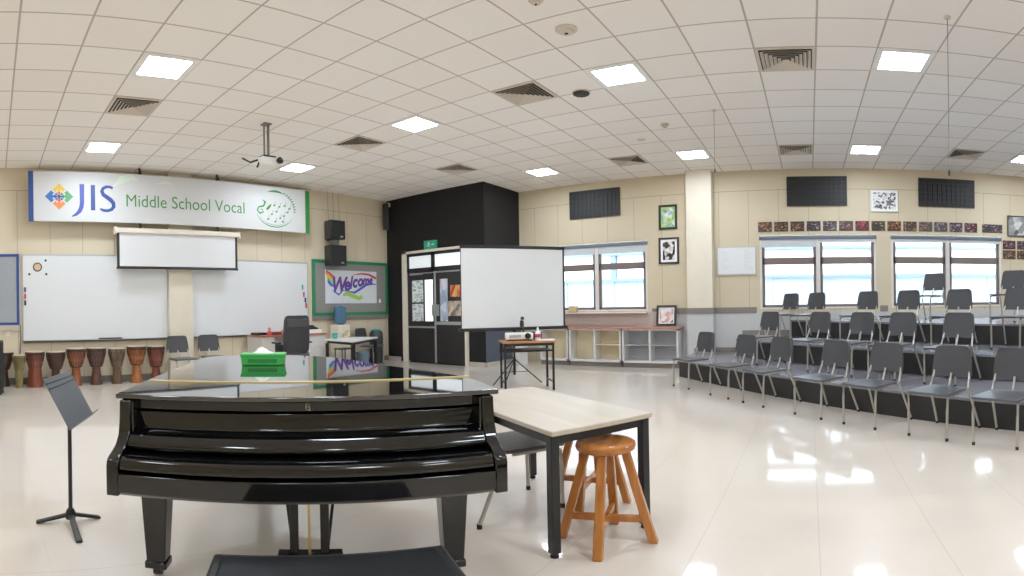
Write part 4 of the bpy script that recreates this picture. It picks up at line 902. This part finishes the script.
# ------------------------------------------------------------------ birch table and stools
ta = math.atan2(-.47, .883)    # local x = short side to the right, y = long side away
t = thing('birch_table', 'pale birch-topped table with black steel legs right of the piano', 'table', (2.70, 1.56, 0), ta)
MB().box(-.328, .328, -.63, .63, .672, .7).build('table_top', 'laminate', t, bevel=.006)
MB().box(-.31, .31, -.6, -.57, .625, .672).box(-.31, .31, .57, .6, .625, .672).box(-.31, -.28, -.57, .57, .625, .672).box(.28, .31, -.57, .57, .625, .672).build('apron', 'blackm', t)
for sx in (-1, 1):
    for sy in (-1, 1):
        x, y = sx * .295, sy * .585
        l = MB().box(x - .024, x + .024, y - .024, y + .024, .025, .672).build('leg', 'blackm', t, bevel=.004)
        MB().lathe([(0, 0), (.022, 0), (.022, .012), (.01, .026), (0, .026)], 14, (x, y, 0)).build('levelling_foot', 'rubber', l)
def stool(x, y, rz, label):
    t = thing('wooden_stool', label, 'stool', (x, y, 0), rz, 'round wooden stools at the birch table')
    MB().lathe([(0, .54), (.14, .54), (.152, .547), (.156, .562), (.153, .578), (.143, .586), (.12, .589), (.06, .584), (0, .582)], 40).build('seat', 'stoolseat', t)
    for k in range(4):
        a = k * PI/2; mt = Matrix.Rotation(a, 4, 'Z'); r0, r1 = .24, .1
        MB().hexa([mt @ Vector(p) for p in ((r0 - .024, -.024, 0), (r0 + .024, -.024, 0), (r0 + .024, .024, 0), (r0 - .024, .024, 0))], [mt @ Vector(p) for p in ((r1 - .022, -.022, .542), (r1 + .022, -.022, .542), (r1 + .022, .022, .542), (r1 - .022, .022, .542))]).build('leg', 'stoolw', t, bevel=.006)
    for k in range(2):
        MB().box(-.2, .2, -.014, .014, .125 + .0 * k, .165, Matrix.Rotation(k * PI/2, 4, 'Z')).build('stretcher', 'stoolw', t, bevel=.004)
    return t
stool(2.45, 1.03, math.radians(12), 'orange-brown round wooden stool at the near end of the birch table')
stool(3.0, 1.37, math.radians(8), 'second round wooden stool, tucked under the birch table')

# ------------------------------------------------------------------ music stand
t = thing('music_stand', 'black tripod music stand with tilted grey desk left of the piano', 'music stand', (.43, 3.0, 0))
V = Vector; nb, fb, up = V((-.033, -.23, .65)), V((.175, .19, .65)), V((-.135, .07, .28)); ln = (fb - nb)
nrm = ln.cross(up).normalized(); nrm = nrm if nrm.x > 0 else -nrm; th = nrm * .004
MB().hexa([nb, fb, fb + up, nb + up], [nb + th, fb + th, fb + up + th, nb + up + th]).build('desk', 'stand', t)
lip = nrm * .05 + up.normalized() * .012
MB().hexa([nb, fb, fb + lip, nb + lip], [nb + up*.02, fb + up*.02, fb + lip + up*.02, nb + lip + up*.02]).build('desk_lip', 'stand', t)
q = lambda a, k: nb + ln * a + up * k + nrm * .006
MB().tube([q(.02, .8), q(.98, .8)], .004, 6).tube([q(.02, .9), q(.98, .9)], .004, 6).build('crease', 'blackm', t)
mid = nb + ln * .5 + up * .35 - nrm * .02
MB().tube([(0, 0, .05), (0, 0, .5), (0, 0, mid.z)], .0125).build('pole', 'blackm', t)
MB().tube([(0, 0, mid.z - .01), mid], .016).build('tilt_joint', 'blackm', t)
MB().lathe([(0, .03), (.03, .03), (.03, .075), (.018, .1), (0, .1)], 18).build('hub', 'blackm', t)
for (x, y) in ((-.2, .02), (.18, .04), (.0, -.31)):
    d_ = V((x, y, 0)).normalized(); s_ = V((-d_.y, d_.x, 0)) * .017; e_ = V((x, y, 0))
    MB().hexa([s_*1 + d_*.015 + V((0, 0, .045)), -s_ + d_*.015 + V((0, 0, .045)), e_ - s_*1.1, e_ + s_*1.1], [s_ + d_*.015 + V((0, 0, .07)), -s_ + d_*.015 + V((0, 0, .07)), e_ - s_*1.1 + V((0, 0, .018)), e_ + s_*1.1 + V((0, 0, .018))]).build('leg', 'blackm', t, bevel=.006)

# ------------------------------------------------------------------ lights outside the frame, sky, camera
for v in (-3.5, 2.5, 8.5, 14.5):
    for u in (-12.5, -7.5, -2.5, 2.5, 7.5, 12.5):
        if (v, u) in lamps or (v, u) == (14.5, 12.5): continue
        la = bpy.data.lights.new('ceiling_lamp', 'AREA'); la.size = .5; la.energy = 54 * .25 * PI; la.color = (.79, .9, 1)
        o = bpy.data.objects.new('ceiling_lamp', la); C.objects.link(o); o.location = (GX(v), GY(u), H - .012)
w = bpy.data.worlds.new('sky'); bpy.context.scene.world = w; w.use_nodes = True
bg = w.node_tree.nodes['Background']; bg.inputs[0].default_value = (.86, .93, 1, 1); bg.inputs[1].default_value = 15

cam = bpy.data.cameras.new('camera'); co = bpy.data.objects.new('camera', cam); C.objects.link(co); bpy.context.scene.camera = co
F, X0, YH, PX, PY = 519.21, -5.77, 306.3, -.013276, .009637
cam.type = 'PANO'; cam.panorama_type = 'EQUIRECTANGULAR'
cam.longitude_min = -512 / F; cam.longitude_max = 512 / F; cam.latitude_max = YH / F; cam.latitude_min = -(576 - YH) / F
T_ = Matrix.Rotation(-PY, 3, 'Y') @ Matrix.Rotation(PX, 3, 'X')
R0 = Matrix.Rotation(-(512 - X0) / F, 3, 'Z') @ Matrix.Rotation(PI / 2, 3, 'X')
co.matrix_world = Matrix.Translation((0, 0, 1.3)) @ (T_.transposed() @ R0).to_4x4()
cam.clip_start = .05
sc = bpy.context.scene
sc.view_settings.view_transform = 'Standard'; sc.view_settings.look = 'None'; sc.view_settings.exposure = 0; sc.view_settings.gamma = 1.16
sc.cycles.use_denoising = True; sc.cycles.max_bounces = 10; sc.cycles.diffuse_bounces = 6; sc.cycles.glossy_bounces = 4; sc.cycles.transparent_max_bounces = 8
sc.cycles.sample_clamp_indirect = 6
